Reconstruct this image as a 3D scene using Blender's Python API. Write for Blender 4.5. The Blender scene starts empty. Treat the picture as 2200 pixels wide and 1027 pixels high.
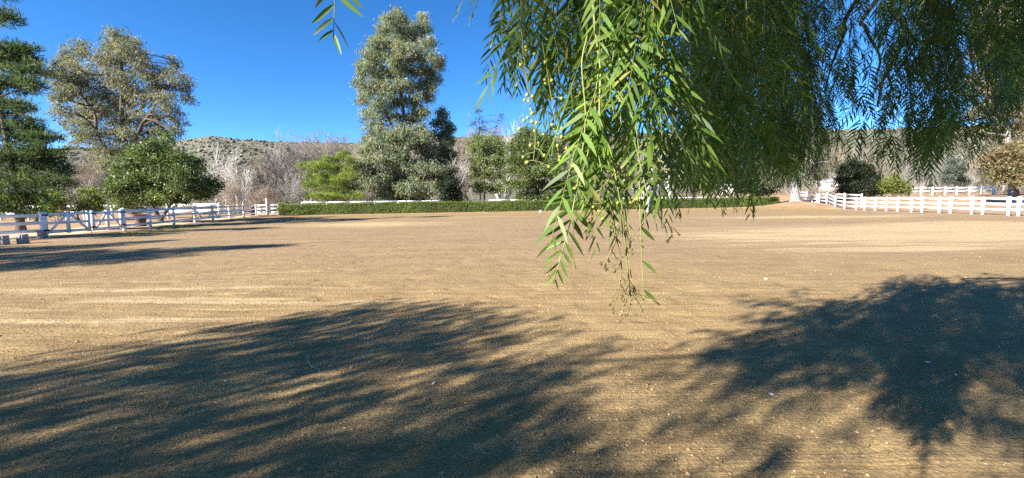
import bpy, math, random
import numpy as np
from mathutils import Matrix, Vector

random.seed(7)
RNG = np.random.default_rng(11)
SC = bpy.context.scene
COL = SC.collection
PI = math.pi
rad = math.radians

# ------------------------------------------------------------------ camera
FPX = 923.0                       # focal length in photograph pixels (2200 wide)
CAM_H = 1.6
PITCH = rad(5.4)
ROLL = rad(0.70)
cam_d = bpy.data.cameras.new('camera'); cam = bpy.data.objects.new('camera', cam_d); COL.objects.link(cam)
cam_d.sensor_width = 36.0
cam_d.lens = 36.0 * FPX / 2200.0
cam_d.clip_start = 0.05; cam_d.clip_end = 6000
_right = Vector((1, 0, 0)); _fwd = Vector((0, math.cos(PITCH), -math.sin(PITCH))); _up = _right.cross(_fwd)
_cx = _right * math.cos(ROLL) - _up * math.sin(ROLL)
_cy = _right * math.sin(ROLL) + _up * math.cos(ROLL)
_R = Matrix((_cx, _cy, -_fwd)).transposed()
cam.matrix_world = Matrix.Translation((0, 0, CAM_H)) @ _R.to_4x4()
SC.camera = cam
RM = np.array(_R)

# ------------------------------------------------------------------ sun and sky
SUN_EL = rad(28.0)
SHD = np.array((0.79, 0.613))                      # the way shadows fall on the ground
SHD = SHD / np.linalg.norm(SHD)
sun_d = bpy.data.lights.new('sun', 'SUN'); sun = bpy.data.objects.new('sun', sun_d); COL.objects.link(sun)
sun_d.energy = 5.0; sun_d.angle = rad(0.53); sun_d.color = (1.0, 0.955, 0.88)
_sd = Vector((SHD[0] * math.cos(SUN_EL), SHD[1] * math.cos(SUN_EL), -math.sin(SUN_EL)))
sun.rotation_euler = _sd.to_track_quat('-Z', 'Y').to_euler()
sun.location = (-40, -30, 40)
world = bpy.data.worlds.new('World'); SC.world = world; world.use_nodes = True
_nt = world.node_tree; _nt.nodes.clear()
_sky = _nt.nodes.new('ShaderNodeTexSky'); _sky.sky_type = 'NISHITA'; _sky.sun_disc = False
_sky.sun_elevation = SUN_EL; _sky.sun_rotation = math.atan2(-SHD[0], -SHD[1])
_sky.air_density = 0.72; _sky.dust_density = 0.0; _sky.ozone_density = 3.6; _sky.altitude = 2500
_hs = _nt.nodes.new('ShaderNodeHueSaturation'); _hs.inputs['Saturation'].default_value = 1.22
_bg = _nt.nodes.new('ShaderNodeBackground'); _bg.inputs['Strength'].default_value = 0.091
_wo = _nt.nodes.new('ShaderNodeOutputWorld')
_nt.links.new(_sky.outputs[0], _hs.inputs['Color']); _nt.links.new(_hs.outputs[0], _bg.inputs['Color'])
_nt.links.new(_bg.outputs[0], _wo.inputs['Surface'])
SC.view_settings.view_transform = 'Standard'; SC.view_settings.look = 'None'
SC.view_settings.exposure = 1.76; SC.view_settings.gamma = 1.0; SC.view_settings.use_curve_mapping = False
SC.render.engine = 'CYCLES'
SC.cycles.max_bounces = 6; SC.cycles.diffuse_bounces = 3; SC.cycles.glossy_bounces = 2
SC.cycles.transmission_bounces = 4; SC.cycles.transparent_max_bounces = 4
SC.cycles.caustics_reflective = False; SC.cycles.caustics_refractive = False
SC.cycles.sample_clamp_indirect = 6.0
SC.cycles.use_denoising = False

# ------------------------------------------------------------------ small maths
def raydir(px, py):
    d = np.array(((px - 1100.0) / FPX, (513.5 - py) / FPX, -1.0))
    return RM @ d

def at(px, py, Y):                                  # point seen at a pixel, at distance Y in front
    d = raydir(px, py); t = Y / d[1]
    return np.array((d[0] * t, Y, CAM_H + d[2] * t))

def gp(px, py, z=0.0):                              # ground point under a pixel
    d = raydir(px, py); t = (z - CAM_H) / d[2]
    return np.array((d[0] * t, d[1] * t, z))

def project(P):
    P = np.atleast_2d(P) - np.array((0, 0, CAM_H))
    c = P @ RM
    w = -c[:, 2]
    ws = np.where(np.abs(w) < 1e-6, 1e-6, w)
    return 1100 + FPX * c[:, 0] / ws, 513.5 - FPX * c[:, 1] / ws, w

def norm(v):
    v = np.asarray(v, float)
    return v / np.maximum(np.linalg.norm(v, axis=-1, keepdims=True), 1e-9)

def _hash(ix, iy, s):
    h = (ix * 374761393 + iy * 668265263 + s * 974634177) & 0xFFFFFFFF
    h = ((h ^ (h >> 13)) * 1274126177) & 0xFFFFFFFF
    return ((h ^ (h >> 16)) & 0xFFFF) / 65535.0

def vnoise(x, y, s=0):
    x = np.asarray(x, float); y = np.asarray(y, float)
    ix = np.floor(x).astype(np.int64); iy = np.floor(y).astype(np.int64)
    fx = x - ix; fy = y - iy
    fx = fx * fx * (3 - 2 * fx); fy = fy * fy * (3 - 2 * fy)
    a = _hash(ix, iy, s); b = _hash(ix + 1, iy, s); c = _hash(ix, iy + 1, s); d = _hash(ix + 1, iy + 1, s)
    return (a + (b - a) * fx) * (1 - fy) + (c + (d - c) * fx) * fy

def fbm(x, y, o=4, s=0):
    r = 0; a = 0.5
    for k in range(o):
        r = r + a * (vnoise(x, y, s + k) - 0.5) * 2; x = x * 2.03; y = y * 2.03; a *= 0.5
    return r

def sstep(a, b, x):
    t = np.clip((np.asarray(x, float) - a) / (b - a), 0, 1)
    return t * t * (3 - 2 * t)

# ------------------------------------------------------------------ mesh helpers
class MB:
    """collects numpy geometry for one mesh object"""
    def __init__(s): s.V = []; s.F = []; s.C = []; s.n = 0
    def add(s, V, faces, C=None):
        V = np.asarray(V, float).reshape(-1, 3)
        for f in faces:
            f = np.asarray(f, np.int64)
            if f.size: s.F.append(f + s.n)
        s.V.append(V); s.n += len(V)
        if C is None: C = np.ones((len(V), 3)) * 0.5
        C = np.asarray(C, float)
        if C.ndim == 1: C = np.tile(C, (len(V), 1))
        s.C.append(C)
    def mesh(s, name, mat, origin=(0, 0, 0), smooth=False):
        me = bpy.data.meshes.new(name)
        V = np.concatenate(s.V) - np.asarray(origin, float)
        me.vertices.add(len(V)); me.vertices.foreach_set('co', V.astype(np.float32).ravel())
        li = np.concatenate([f.ravel() for f in s.F])
        tot = np.concatenate([np.full(len(f), f.shape[1]) for f in s.F])
        st = np.concatenate(([0], np.cumsum(tot)[:-1]))
        me.loops.add(len(li)); me.loops.foreach_set('vertex_index', li.astype(np.int32))
        me.polygons.add(len(tot)); me.polygons.foreach_set('loop_start', st.astype(np.int32))
        me.polygons.foreach_set('loop_total', tot.astype(np.int32))
        if smooth: me.polygons.foreach_set('use_smooth', np.ones(len(tot), bool))
        C = np.concatenate(s.C)
        at_ = me.color_attributes.new('Col', 'FLOAT_COLOR', 'POINT')
        at_.data.foreach_set('color', np.concatenate((C, np.ones((len(C), 1))), 1).astype(np.float32).ravel())
        me.update(calc_edges=True)
        if mat: me.materials.append(mat)
        return me

def link(name, me, parent=None, loc=None):
    o = bpy.data.objects.new(name, me); COL.objects.link(o)
    if parent: o.parent = parent
    if loc is not None: o.location = loc
    return o

def tag(o, label=None, cat=None, group=None, kind=None):
    if label: o['label'] = label
    if cat: o['category'] = cat
    if group: o['group'] = group
    if kind: o['kind'] = kind
    return o

def thing(name, label, cat, loc, group=None):
    o = bpy.data.objects.new(name, None); COL.objects.link(o); o.empty_display_size = 0.3
    o.location = tuple(float(c) for c in loc)
    return tag(o, label, cat, group)

def part(name, root, mb, mat, smooth=False, kind=None):
    o = link(name, mb.mesh(name, mat, root.location, smooth), root)
    if kind: o['kind'] = kind
    return o

def box_geo(a, b):
    x0, y0, z0 = a; x1, y1, z1 = b
    V = [(x0, y0, z0), (x1, y0, z0), (x1, y1, z0), (x0, y1, z0), (x0, y0, z1), (x1, y0, z1), (x1, y1, z1), (x0, y1, z1)]
    F = [(3, 2, 1, 0), (4, 5, 6, 7), (0, 1, 5, 4), (1, 2, 6, 5), (2, 3, 7, 6), (3, 0, 4, 7)]
    return np.array(V, float), np.array(F)

def bar_geo(p, q, th, ht):                          # a board from p to q, ht high, th thick
    p = np.asarray(p, float); q = np.asarray(q, float)
    d = norm(q - p); s = norm(np.cross(d, (0, 0, 1))); u = np.cross(s, d)
    V = [];
    for e in (p, q):
        for a, b in ((-1, -1), (1, -1), (1, 1), (-1, 1)):
            V.append(e + s * a * th / 2 + u * b * ht / 2)
    F = [(3, 2, 1, 0), (4, 5, 6, 7), (0, 1, 5, 4), (1, 2, 6, 5), (2, 3, 7, 6), (3, 0, 4, 7)]
    return np.array(V), np.array(F)

def tube_geo(P, R, k=5):
    P = np.asarray(P, float); R = np.asarray(R, float); n = len(P)
    T = np.gradient(P, axis=0); T = norm(T)
    ref = np.array((0.31, 0.95, 0.05)) if abs(T[0][1]) < 0.8 else np.array((0.95, 0.1, 0.3))
    A = norm(np.cross(T, ref)); B = np.cross(T, A)
    an = np.arange(k) * 2 * PI / k
    V = P[:, None] + (A[:, None] * np.cos(an)[None, :, None] + B[:, None] * np.sin(an)[None, :, None]) * R[:, None, None]
    i = np.arange(n - 1)[:, None] * k; j = np.arange(k)[None]; j2 = (j + 1) % k
    F = np.stack((i + j, i + j2, i + k + j2, i + k + j), -1).reshape(-1, 4)
    return V.reshape(-1, 3), F

def spline(P, n):
    P = np.asarray(P, float)
    if len(P) < 3:
        t = np.linspace(0, 1, n)[:, None]; return P[0] * (1 - t) + P[-1] * t
    Q = np.concatenate(([2 * P[0] - P[1]], P, [2 * P[-1] - P[-2]]))
    m = len(P) - 1; out = []
    for t in np.linspace(0, m - 1e-6, n):
        i = int(t); f = t - i
        a, b, c, d = Q[i], Q[i + 1], Q[i + 2], Q[i + 3]
        out.append(0.5 * (2 * b + (c - a) * f + (2 * a - 5 * b + 4 * c - d) * f * f + (3 * b - a - 3 * c + d) * f ** 3))
    return np.array(out)

def leaves4(mb, C, D, N, L, W, col, bend=0.0):
    """rhombic leaves: base C, direction D, normal N"""
    n = len(C); D = norm(D); S = norm(np.cross(D, N)); N2 = np.cross(S, D)
    L = np.broadcast_to(L, (n,))[:, None]; W = np.broadcast_to(W, (n,))[:, None]
    mid = C + D * L * 0.45 + N2 * L * bend
    V = np.stack((C, mid + S * W / 2, C + D * L, mid - S * W / 2), 1).reshape(-1, 3)
    F = np.arange(n)[:, None] * 4 + np.array((0, 1, 2, 3))[None]
    mb.add(V, [F], np.repeat(col, 4, 0))

def leaves6(mb, C, D, N, L, W, B, col):
    """curved leaflets with two stations; B bends them"""
    n = len(C); D = norm(D); S = norm(np.cross(D, N))
    L = np.broadcast_to(L, (n,))[:, None]; W = np.broadcast_to(W, (n,))[:, None]
    def stn(s): return C + D * L * s + B * L * s * s
    m1 = stn(0.28); m2 = stn(0.68)
    V = np.stack((C, m1 + S * W * .5, m1 - S * W * .5, m2 + S * W * .40, m2 - S * W * .40, stn(1.0)), 1).reshape(-1, 3)
    b = np.arange(n)[:, None] * 6
    mb.add(V, [b + np.array((0, 1, 2))[None], b + np.array((2, 1, 3, 4))[None], b + np.array((4, 3, 5))[None]], np.repeat(col, 6, 0))

def pal(n, c0, c1, v=0.18, rng=RNG):
    t = rng.random((n, 1)); c = np.asarray(c0)[None] * (1 - t) + np.asarray(c1)[None] * t
    return np.clip(c * (1 + v * rng.standard_normal((n, 1))), 0.004, 1)

def pal3(n, cs, v=0.15, rng=RNG):
    cs = np.asarray(cs); i = rng.integers(0, len(cs), n)
    return np.clip(cs[i] * (1 + v * rng.standard_normal((n, 1))), 0.004, 1)

def rdir(n, rng=RNG): return norm(rng.standard_normal((n, 3)))

# ------------------------------------------------------------------ materials
def new_mat(name):
    m = bpy.data.materials.new(name); m.use_nodes = True
    nt = m.node_tree; p = nt.nodes['Principled BSDF']
    return m, nt, p

def N_(nt, t, **kw):
    n = nt.nodes.new(t)
    for k, v in kw.items(): setattr(n, k, v)
    return n

def leaf_mat(name, trans=0.35, rough=0.55, spec=0.3, tint=(1.25, 1.35, 0.55)):
    m, nt, p = new_mat(name)
    a = N_(nt, 'ShaderNodeAttribute', attribute_name='Col')
    p.inputs['Roughness'].default_value = rough; p.inputs['Specular IOR Level'].default_value = spec
    nt.links.new(a.outputs['Color'], p.inputs['Base Color'])
    tr = N_(nt, 'ShaderNodeBsdfTranslucent')
    mu = N_(nt, 'ShaderNodeMixRGB', blend_type='MULTIPLY'); mu.inputs[0].default_value = 1; mu.inputs[2].default_value = (*tint, 1)
    nt.links.new(a.outputs['Color'], mu.inputs[1]); nt.links.new(mu.outputs[0], tr.inputs['Color'])
    mx = N_(nt, 'ShaderNodeMixShader'); mx.inputs[0].default_value = trans
    nt.links.new(p.outputs[0], mx.inputs[1]); nt.links.new(tr.outputs[0], mx.inputs[2])
    nt.links.new(mx.outputs[0], nt.nodes['Material Output'].inputs['Surface'])
    return m

def noise_mat(name, c0, c1, scale=4.0, rough=0.85, bump=0.3, bscale=None, stretch=(1, 1, 1), detail=5.0, use_col=False, spec=0.25):
    m, nt, p = new_mat(name)
    tc = N_(nt, 'ShaderNodeTexCoord'); mp = N_(nt, 'ShaderNodeMapping'); mp.inputs['Scale'].default_value = stretch
    nt.links.new(tc.outputs['Object'], mp.inputs['Vector'])
    nz = N_(nt, 'ShaderNodeTexNoise'); nz.inputs['Scale'].default_value = scale; nz.inputs['Detail'].default_value = detail
    nt.links.new(mp.outputs[0], nz.inputs['Vector'])
    cr = N_(nt, 'ShaderNodeValToRGB'); cr.color_ramp.elements[0].position = 0.35; cr.color_ramp.elements[1].position = 0.68
    cr.color_ramp.elements[0].color = (*c0, 1); cr.color_ramp.elements[1].color = (*c1, 1)
    nt.links.new(nz.outputs['Fac'], cr.inputs[0])
    out = cr.outputs[0]
    if use_col:
        a = N_(nt, 'ShaderNodeAttribute', attribute_name='Col')
        mu = N_(nt, 'ShaderNodeMixRGB', blend_type='MULTIPLY'); mu.inputs[0].default_value = 1
        nt.links.new(out, mu.inputs[1]); nt.links.new(a.outputs['Color'], mu.inputs[2]); out = mu.outputs[0]
    nt.links.new(out, p.inputs['Base Color'])
    p.inputs['Roughness'].default_value = rough; p.inputs['Specular IOR Level'].default_value = spec
    if bump:
        nb = N_(nt, 'ShaderNodeTexNoise'); nb.inputs['Scale'].default_value = bscale or scale * 4; nb.inputs['Detail'].default_value = 6
        nt.links.new(mp.outputs[0], nb.inputs['Vector'])
        bp = N_(nt, 'ShaderNodeBump'); bp.inputs['Strength'].default_value = bump; bp.inputs['Distance'].default_value = 0.05
        nt.links.new(nb.outputs['Fac'], bp.inputs['Height']); nt.links.new(bp.outputs[0], p.inputs['Normal'])
    return m

M_leaf = leaf_mat('leaf_matte', .42)
M_gloss = leaf_mat('leaf_glossy', 0.34, 0.48, 0.35)
M_needle = leaf_mat('needles', 0.36, 0.6, 0.25)
M_bark = noise_mat('bark', (.055, .042, .032), (.16, .125, .095), 3, stretch=(3, 3, .6), bump=.6)
M_barkpale = noise_mat('pale_bark', (.42, .39, .34), (.66, .63, .57), 1.6, stretch=(1, 1, .6), bump=.2)
M_barkgrey = noise_mat('grey_bark', (.16, .15, .14), (.40, .38, .36), 3, stretch=(3, 3, .4), bump=.7)
M_twig = noise_mat('bare_twigs', (.235, .208, .182), (.385, .345, .305), 1.5, bump=0)
M_twigbrown = noise_mat('brown_twigs', (.25, .20, .155), (.40, .325, .265), 2, bump=0)
M_twigpale = noise_mat('pale_twigs', (.48, .45, .41), (.66, .63, .58), 1, bump=0)
M_white = noise_mat('white_vinyl', (.70, .685, .655), (.84, .84, .835), 2.2, rough=.45, bump=.05, spec=.4)
M_black = noise_mat('black_metal', (.012, .012, .014), (.03, .03, .032), 20, rough=.5, bump=.1)
M_block = noise_mat('cinder_block', (.24, .235, .225), (.38, .37, .355), 14, bump=.5, bscale=90)
M_terra = noise_mat('terracotta', (.30, .12, .05), (.42, .19, .09), 6, bump=.2)
M_wood = noise_mat('dark_wood', (.06, .04, .025), (.14, .095, .06), 5, bump=.3)
M_navy = noise_mat('navy_paint', (.012, .016, .06), (.02, .028, .10), 5, rough=.5, bump=.05)
M_rock = noise_mat('hill_rock', (.26, .235, .20), (.42, .385, .335), 1.5, bump=.3)
M_stone = noise_mat('pale_stone', (.45, .42, .38), (.66, .63, .58), 20, bump=.3)
M_metalroof = noise_mat('grey_roof', (.30, .31, .32), (.42, .43, .44), 2, rough=.5, bump=.1)
M_glass = noise_mat('dark_glass', (.015, .018, .02), (.03, .034, .04), 1, rough=.15, bump=0, spec=.6)
M_greenstem = noise_mat('green_stem', (.16, .20, .05), (.27, .29, .09), 30, rough=.5, bump=.1)
M_brownstem = noise_mat('olive_stem', (.13, .10, .04), (.22, .19, .07), 40, rough=.6, bump=.1)
M_berry = noise_mat('yellow_berry', (.28, .33, .05), (.46, .42, .07), 120, rough=.4, bump=.05, spec=.5)
M_bud = noise_mat('brown_bud', (.10, .085, .03), (.18, .15, .06), 100, rough=.6, bump=.1)

# ------------------------------------------------------------------ ground
TRUNK_R = at(1708, 440, 55.0)                       # the far pepper tree on its mound
def ground_z(x, y):
    x = np.asarray(x, float); y = np.asarray(y, float)
    near = np.exp(-np.maximum(np.hypot(x, y) - 10, 0) / 14)
    z = 0.030 * fbm(x * .55, y * .55, 3, 3)
    z = z + near * (0.022 * fbm(x * 2.3, y * 2.3, 3, 9) + 0.012 * np.maximum(fbm(x * 6.5, y * 6.5, 2, 17), 0))
    th = 0.10 * x + y + 0.25 * fbm(x * .12, y * .25, 2, 30)
    z = z + 0.0045 * np.sin(th * 2 * PI / 0.30) * near * sstep(3.5, 6, y)
    z = z + 0.85 * np.exp(-(((x - TRUNK_R[0]) / 4.2) ** 2 + ((y - 54.0) / 3.4) ** 2))
    z = z + 1.25 * sstep(40, 54, x) * sstep(36, 56, y)
    z = z + 1.2 * sstep(70, 115, y)
    return z

def axis(a, b, step, lo, hi, g=1.07):
    c = list(np.arange(a, b + 1e-6, step)); s = step; v = b
    while v < hi: s *= g; v += s; c.append(v)
    s = step; v = a; pre = []
    while v > lo: s *= g; v -= s; pre.append(v)
    return np.array(pre[::-1] + c)

def build_ground():
    xs = axis(-5.0, 5.0, .055, -2500, 2500, 1.075); ys = axis(1.7, 7.5, .045, -300, 2500, 1.055)
    X, Y = np.meshgrid(xs, ys); Z = ground_z(X, Y)
    nx, ny = len(xs), len(ys)
    V = np.stack((X, Y, Z), -1).reshape(-1, 3)
    i = np.arange(ny - 1)[:, None] * nx; j = np.arange(nx - 1)[None]
    F = np.stack((i + j, i + j + 1, i + nx + j + 1, i + nx + j), -1).reshape(-1, 4)
    x, y = V[:, 0], V[:, 1]
    # r: dry pale sand, g: outside the arena, b: raked brown
    def blob(px, py, wx, wy):
        c = gp(px, py); return np.exp(-(((x - c[0]) / wx) ** 2 + ((y - c[1]) / wy) ** 2))
    dry = 1.0 * blob(1850, 503, 9.5, 5.5) + .8 * blob(1750, 466, 12, 3.5) + .9 * blob(800, 482, 7, 3.5) + 1.1 * blob(2190, 483, 6, 3.5)
    dry = dry + .5 * blob(1000, 466, 14, 4.0) + .45 * blob(900, 553, 2.6, .25) + .5 * blob(1850, 535, 3.5, .5) + .55 * blob(350, 640, 5, 3.2)
    lx = -20 - .22 * (y - 18.2)
    out = np.maximum(sstep(1.2, -.2, x - lx), sstep(-2.2, .4, x - 35.5))
    out = np.maximum(out, np.exp(-(((x - TRUNK_R[0]) / 5.5) ** 2 + ((y - 53.0) / 4.5) ** 2)))
    out = np.maximum(out, sstep(46.2, 49.6, y - .13 * (x + 10)))
    brown = sstep(4, 16, y) * sstep(46, 36, y)
    C = np.stack((np.clip(dry, 0, 1), out, brown), -1)
    mb = MB(); mb.add(V, [F], C)
    m, nt, p = new_mat('arena_sand')
    p.inputs['Roughness'].default_value = .95; p.inputs['Specular IOR Level'].default_value = .12
    tc = N_(nt, 'ShaderNodeTexCoord'); a = N_(nt, 'ShaderNodeAttribute', attribute_name='Col'); sp = N_(nt, 'ShaderNodeSeparateColor')
    nt.links.new(a.outputs['Color'], sp.inputs[0])
    def noise(scale, detail=6, st=(1, 1, 1), rough=.55):
        mp = N_(nt, 'ShaderNodeMapping'); mp.inputs['Scale'].default_value = st; nt.links.new(tc.outputs['Object'], mp.inputs['Vector'])
        n = N_(nt, 'ShaderNodeTexNoise'); n.inputs['Scale'].default_value = scale; n.inputs['Detail'].default_value = detail
        n.inputs['Roughness'].default_value = rough
        nt.links.new(mp.outputs[0], n.inputs['Vector']); return n.outputs['Fac']
    def ramp(f, a0, a1, c0=(0, 0, 0), c1=(1, 1, 1)):
        r = N_(nt, 'ShaderNodeValToRGB'); r.color_ramp.elements[0].position = a0; r.color_ramp.elements[1].position = a1
        r.color_ramp.elements[0].color = (*c0, 1); r.color_ramp.elements[1].color = (*c1, 1); nt.links.new(f, r.inputs[0]); return r.outputs[0]
    def mix(f, c1, c2, mode='MIX'):
        n = N_(nt, 'ShaderNodeMixRGB', blend_type=mode)
        for i_, v in ((0, f), (1, c1), (2, c2)):
            if isinstance(v, (int, float)): n.inputs[i_].default_value = v
            elif isinstance(v, tuple): n.inputs[i_].default_value = (*v, 1)
            else: nt.links.new(v, n.inputs[i_])
        return n.outputs[0]
    def math_(op, a_, b_):
        n = N_(nt, 'ShaderNodeMath', operation=op)
        for i_, v in ((0, a_), (1, b_)):
            if isinstance(v, (int, float)): n.inputs[i_].default_value = v
            else: nt.links.new(v, n.inputs[i_])
        return n.outputs[0]
    base = ramp(noise(1.1, 8, (1, 1.6, 1)), .32, .70, (0.258, 0.170, 0.076), (0.396, 0.271, 0.123))
    brown_c = ramp(noise(.8, 8, (.35, 1.8, 1)), .30, .72, (0.258, 0.174, 0.096), (0.362, 0.252, 0.143))
    c = mix(math_('MULTIPLY', sp.outputs[2], .8), base, brown_c)
    streak = noise(.9, 7, (.16, 2.6, 1), .62)
    drym = ramp(math_('ADD', math_('MULTIPLY', sp.outputs[0], .74), math_('MULTIPLY', math_('SUBTRACT', streak, .5), 1.5)), .34, .52)
    c = mix(math_('MULTIPLY', drym, .92), c, ramp(noise(6, 5), .3, .7, (0.450, 0.322, 0.165), (.54, .405, .228)))
    outc = ramp(noise(.7, 9), .32, .68, (0.300, 0.180, 0.099), (0.500, 0.335, 0.194))
    litter = ramp(noise(9, 4), .56, .66)
    outc = mix(math_('MULTIPLY', litter, .5), outc, (.36, .17, .09))
    c = mix(sp.outputs[1], c, outc)
    # harrow lines, fine grit, pale chips
    harrow = noise(2.2, 5, (.05, 4.5, 1), .6)
    c = mix(ramp(harrow, .50, .64, (0, 0, 0), (.28, .28, .28)), c, (.20, .135, .085))
    lines = noise(3.0, 4, (.03, 9.0, 1), .6)
    c = mix(ramp(lines, .54, .66, (0, 0, 0), (.22, .22, .22)), c, (.17, .115, .065))
    damp = noise(.33, 6, (.7, 1.3, 1), .6)
    c = mix(ramp(damp, .50, .68, (0, 0, 0), (.30, .30, .30)), c, (.21, .14, .08))
    grit = ramp(noise(55, 3), .38, .66, (.72, .72, .72), (1.16, 1.16, 1.16))
    c = mix(1.0, c, grit, 'MULTIPLY')
    vo = N_(nt, 'ShaderNodeTexVoronoi'); vo.inputs['Scale'].default_value = 9.0; nt.links.new(tc.outputs['Object'], vo.inputs['Vector'])
    chip = ramp(vo.outputs['Distance'], .06, .10, (1, 1, 1), (0, 0, 0))
    cs = N_(nt, 'ShaderNodeSeparateColor'); nt.links.new(vo.outputs['Color'], cs.inputs[0])
    pick = ramp(cs.outputs[0], .90, .92)
    c = mix(math_('MULTIPLY', chip, math_('MULTIPLY', pick, .8)), c, (.62, .50, .36))
    nt.links.new(c, p.inputs['Base Color'])
    h = math_('ADD', math_('MULTIPLY', noise(24, 8, (1, 1, 1), .65), 1.0), math_('MULTIPLY', harrow, .9))
    hp = N_(nt, 'ShaderNodeTexVoronoi'); hp.inputs['Scale'].default_value = 2.6; hp.feature = 'SMOOTH_F1'; nt.links.new(tc.outputs['Object'], hp.inputs['Vector'])
    h = math_('ADD', h, math_('MULTIPLY', ramp(hp.outputs['Distance'], .10, .30), .55))
    h = math_('ADD', h, math_('MULTIPLY', lines, .5))
    bp = N_(nt, 'ShaderNodeBump'); bp.inputs['Strength'].default_value = .9; bp.inputs['Distance'].default_value = .030
    nt.links.new(h, bp.inputs['Height']); nt.links.new(bp.outputs[0], p.inputs['Normal'])
    o = link('ground', mb.mesh('ground', m, smooth=True)); tag(o, 'raked tan sand of the riding arena and the dirt around it', kind='structure')
build_ground()

ICO_T = (1 + 5 ** .5) / 2
ICO_V = norm(np.array([(-1, ICO_T, 0), (1, ICO_T, 0), (-1, -ICO_T, 0), (1, -ICO_T, 0), (0, -1, ICO_T), (0, 1, ICO_T), (0, -1, -ICO_T), (0, 1, -ICO_T),
                       (ICO_T, 0, -1), (ICO_T, 0, 1), (-ICO_T, 0, -1), (-ICO_T, 0, 1)], float))
ICO_F = np.array([(0, 11, 5), (0, 5, 1), (0, 1, 7), (0, 7, 10), (0, 10, 11), (1, 5, 9), (5, 11, 4), (11, 10, 2), (10, 7, 6), (7, 1, 8),
                  (3, 9, 4), (3, 4, 2), (3, 2, 6), (3, 6, 8), (3, 8, 9), (4, 9, 5), (2, 4, 11), (6, 2, 10), (8, 6, 7), (9, 8, 1)])

def lumps(mb, C, S, col, rough=.3, rng=RNG):
    n = len(C)
    V = ICO_V[None] * (1 + rough * rng.standard_normal((n, 12, 1)))
    a = rng.random(n) * 2 * PI; ca, sa = np.cos(a)[:, None], np.sin(a)[:, None]
    V = np.stack((V[..., 0] * ca - V[..., 1] * sa, V[..., 0] * sa + V[..., 1] * ca, V[..., 2]), -1)
    V = V * S[:, None, :] + C[:, None]
    F = (np.arange(n)[:, None, None] * 12 + ICO_F[None]).reshape(-1, 3)
    mb.add(V.reshape(-1, 3), [F], np.repeat(col, 12, 0))

M_clod = noise_mat('soil', (.75, .75, .75), (1.1, 1.1, 1.1), 60, rough=.95, bump=.2, use_col=True, spec=.1)
def build_clods():
    n = 13500
    y = np.exp(RNG.uniform(math.log(1.9), math.log(17), n)); x = RNG.uniform(-1.35, 1.35, n) * (y + .5)
    keep = (vnoise(x * 1.3, y * 1.3, 5) + .35 * vnoise(x * 5, y * 5, 6) > .42); x, y = x[keep], y[keep]; n = len(x)
    s = np.exp(RNG.normal(math.log(.0042), .45, n)) * (1 + .07 * y)
    S = np.stack((s, s * RNG.uniform(.7, 1.1, n), s * RNG.uniform(.45, .8, n)), -1)
    C = np.stack((x, y, ground_z(x, y) + s * .15), -1)
    mb = MB(); lumps(mb, C, S, pal(n, (0.280, 0.180, 0.090), (0.420, 0.283, 0.155), .14), .22)
    o = link('soil_clods', mb.mesh('soil_clods', M_clod)); tag(o, 'small clods of raked brown soil over the near arena', kind='stuff')
    # pale wood chips and gravel specks
    n = 800
    y = np.exp(RNG.uniform(math.log(2.2), math.log(30), n)); x = RNG.uniform(-1.3, 1.3, n) * (y + .5)
    s = np.exp(RNG.normal(math.log(.0050), .4, n)) * (1 + .06 * y)
    S = np.stack((s, s * RNG.uniform(.4, .9, n), s * .45), -1)
    mb = MB(); lumps(mb, np.stack((x, y, ground_z(x, y) + s * .2), -1), S, pal(n, (.34, .26, .16), (.50, .40, .28), .1), .2)
    o = link('pale_gravel', mb.mesh('pale_gravel', M_clod)); tag(o, 'pale gravel and wood chips scattered over the sand', kind='stuff')
    # fallen leaflets of the pepper tree
    n = 1500
    y = np.exp(RNG.uniform(math.log(2.0), math.log(7.5), n)); x = RNG.uniform(-1.3, 1.3, n) * (y + .4)
    k = RNG.random(n) < np.where(x > -.6, 1.0, .45); x, y = x[k], y[k]; n = len(x)
    a = RNG.random(n) * 2 * PI
    D = np.stack((np.cos(a), np.sin(a), RNG.normal(0, .18, n)), -1); Nn = norm(np.stack((RNG.normal(0, .35, n), RNG.normal(0, .35, n), np.ones(n)), -1))
    mb = MB(); c = pal3(n, [(.13, .20, .05), (.20, .25, .06), (.40, .34, .16), (.30, .22, .11), (.10, .16, .05), (.46, .42, .26)])
    leaves6(mb, np.stack((x, y, ground_z(x, y) + .009), -1), D, Nn, RNG.uniform(.018, .048, n), RNG.uniform(.004, .008, n), np.tile((0, 0, .18), (n, 1)), c)
    o = link('leaf_litter', mb.mesh('leaf_litter', M_leaf)); tag(o, 'fallen green and straw coloured leaflets under the pepper tree', kind='stuff')
    # thin new grass blades in the shade and along the left fence
    n = 1600
    y = RNG.uniform(2.1, 5.0, n); x = RNG.uniform(-.2, 4.2, n); k = vnoise(x * 1.7, y * 1.7, 41) > .58; x, y = x[k], y[k]
    n2 = 5200; t = RNG.random(n2); q = RNG.uniform(.1, 2.3, n2); y2 = 21 + t * 11; x2 = -20 - .22 * (y2 - 18.2) + q
    h = np.concatenate((RNG.uniform(.012, .035, len(x)), RNG.uniform(.02, .05, n2)))
    w = np.concatenate((np.full(len(x), .0025), np.full(n2, .02)))
    x = np.concatenate((x, x2)); y = np.concatenate((y, y2)); n = len(x)
    D = norm(np.stack((RNG.normal(0, .6, n), RNG.normal(0, .6, n), np.ones(n)), -1))
    mb = MB(); leaves4(mb, np.stack((x, y, ground_z(x, y)), -1), D, rdir(n), h, w, pal(n, (.12, .17, .03), (.25, .25, .07)))
    o = link('grass', mb.mesh('grass', M_leaf)); tag(o, 'sparse short green grass blades along the left fence and in the shade', kind='stuff')
build_clods()

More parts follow.
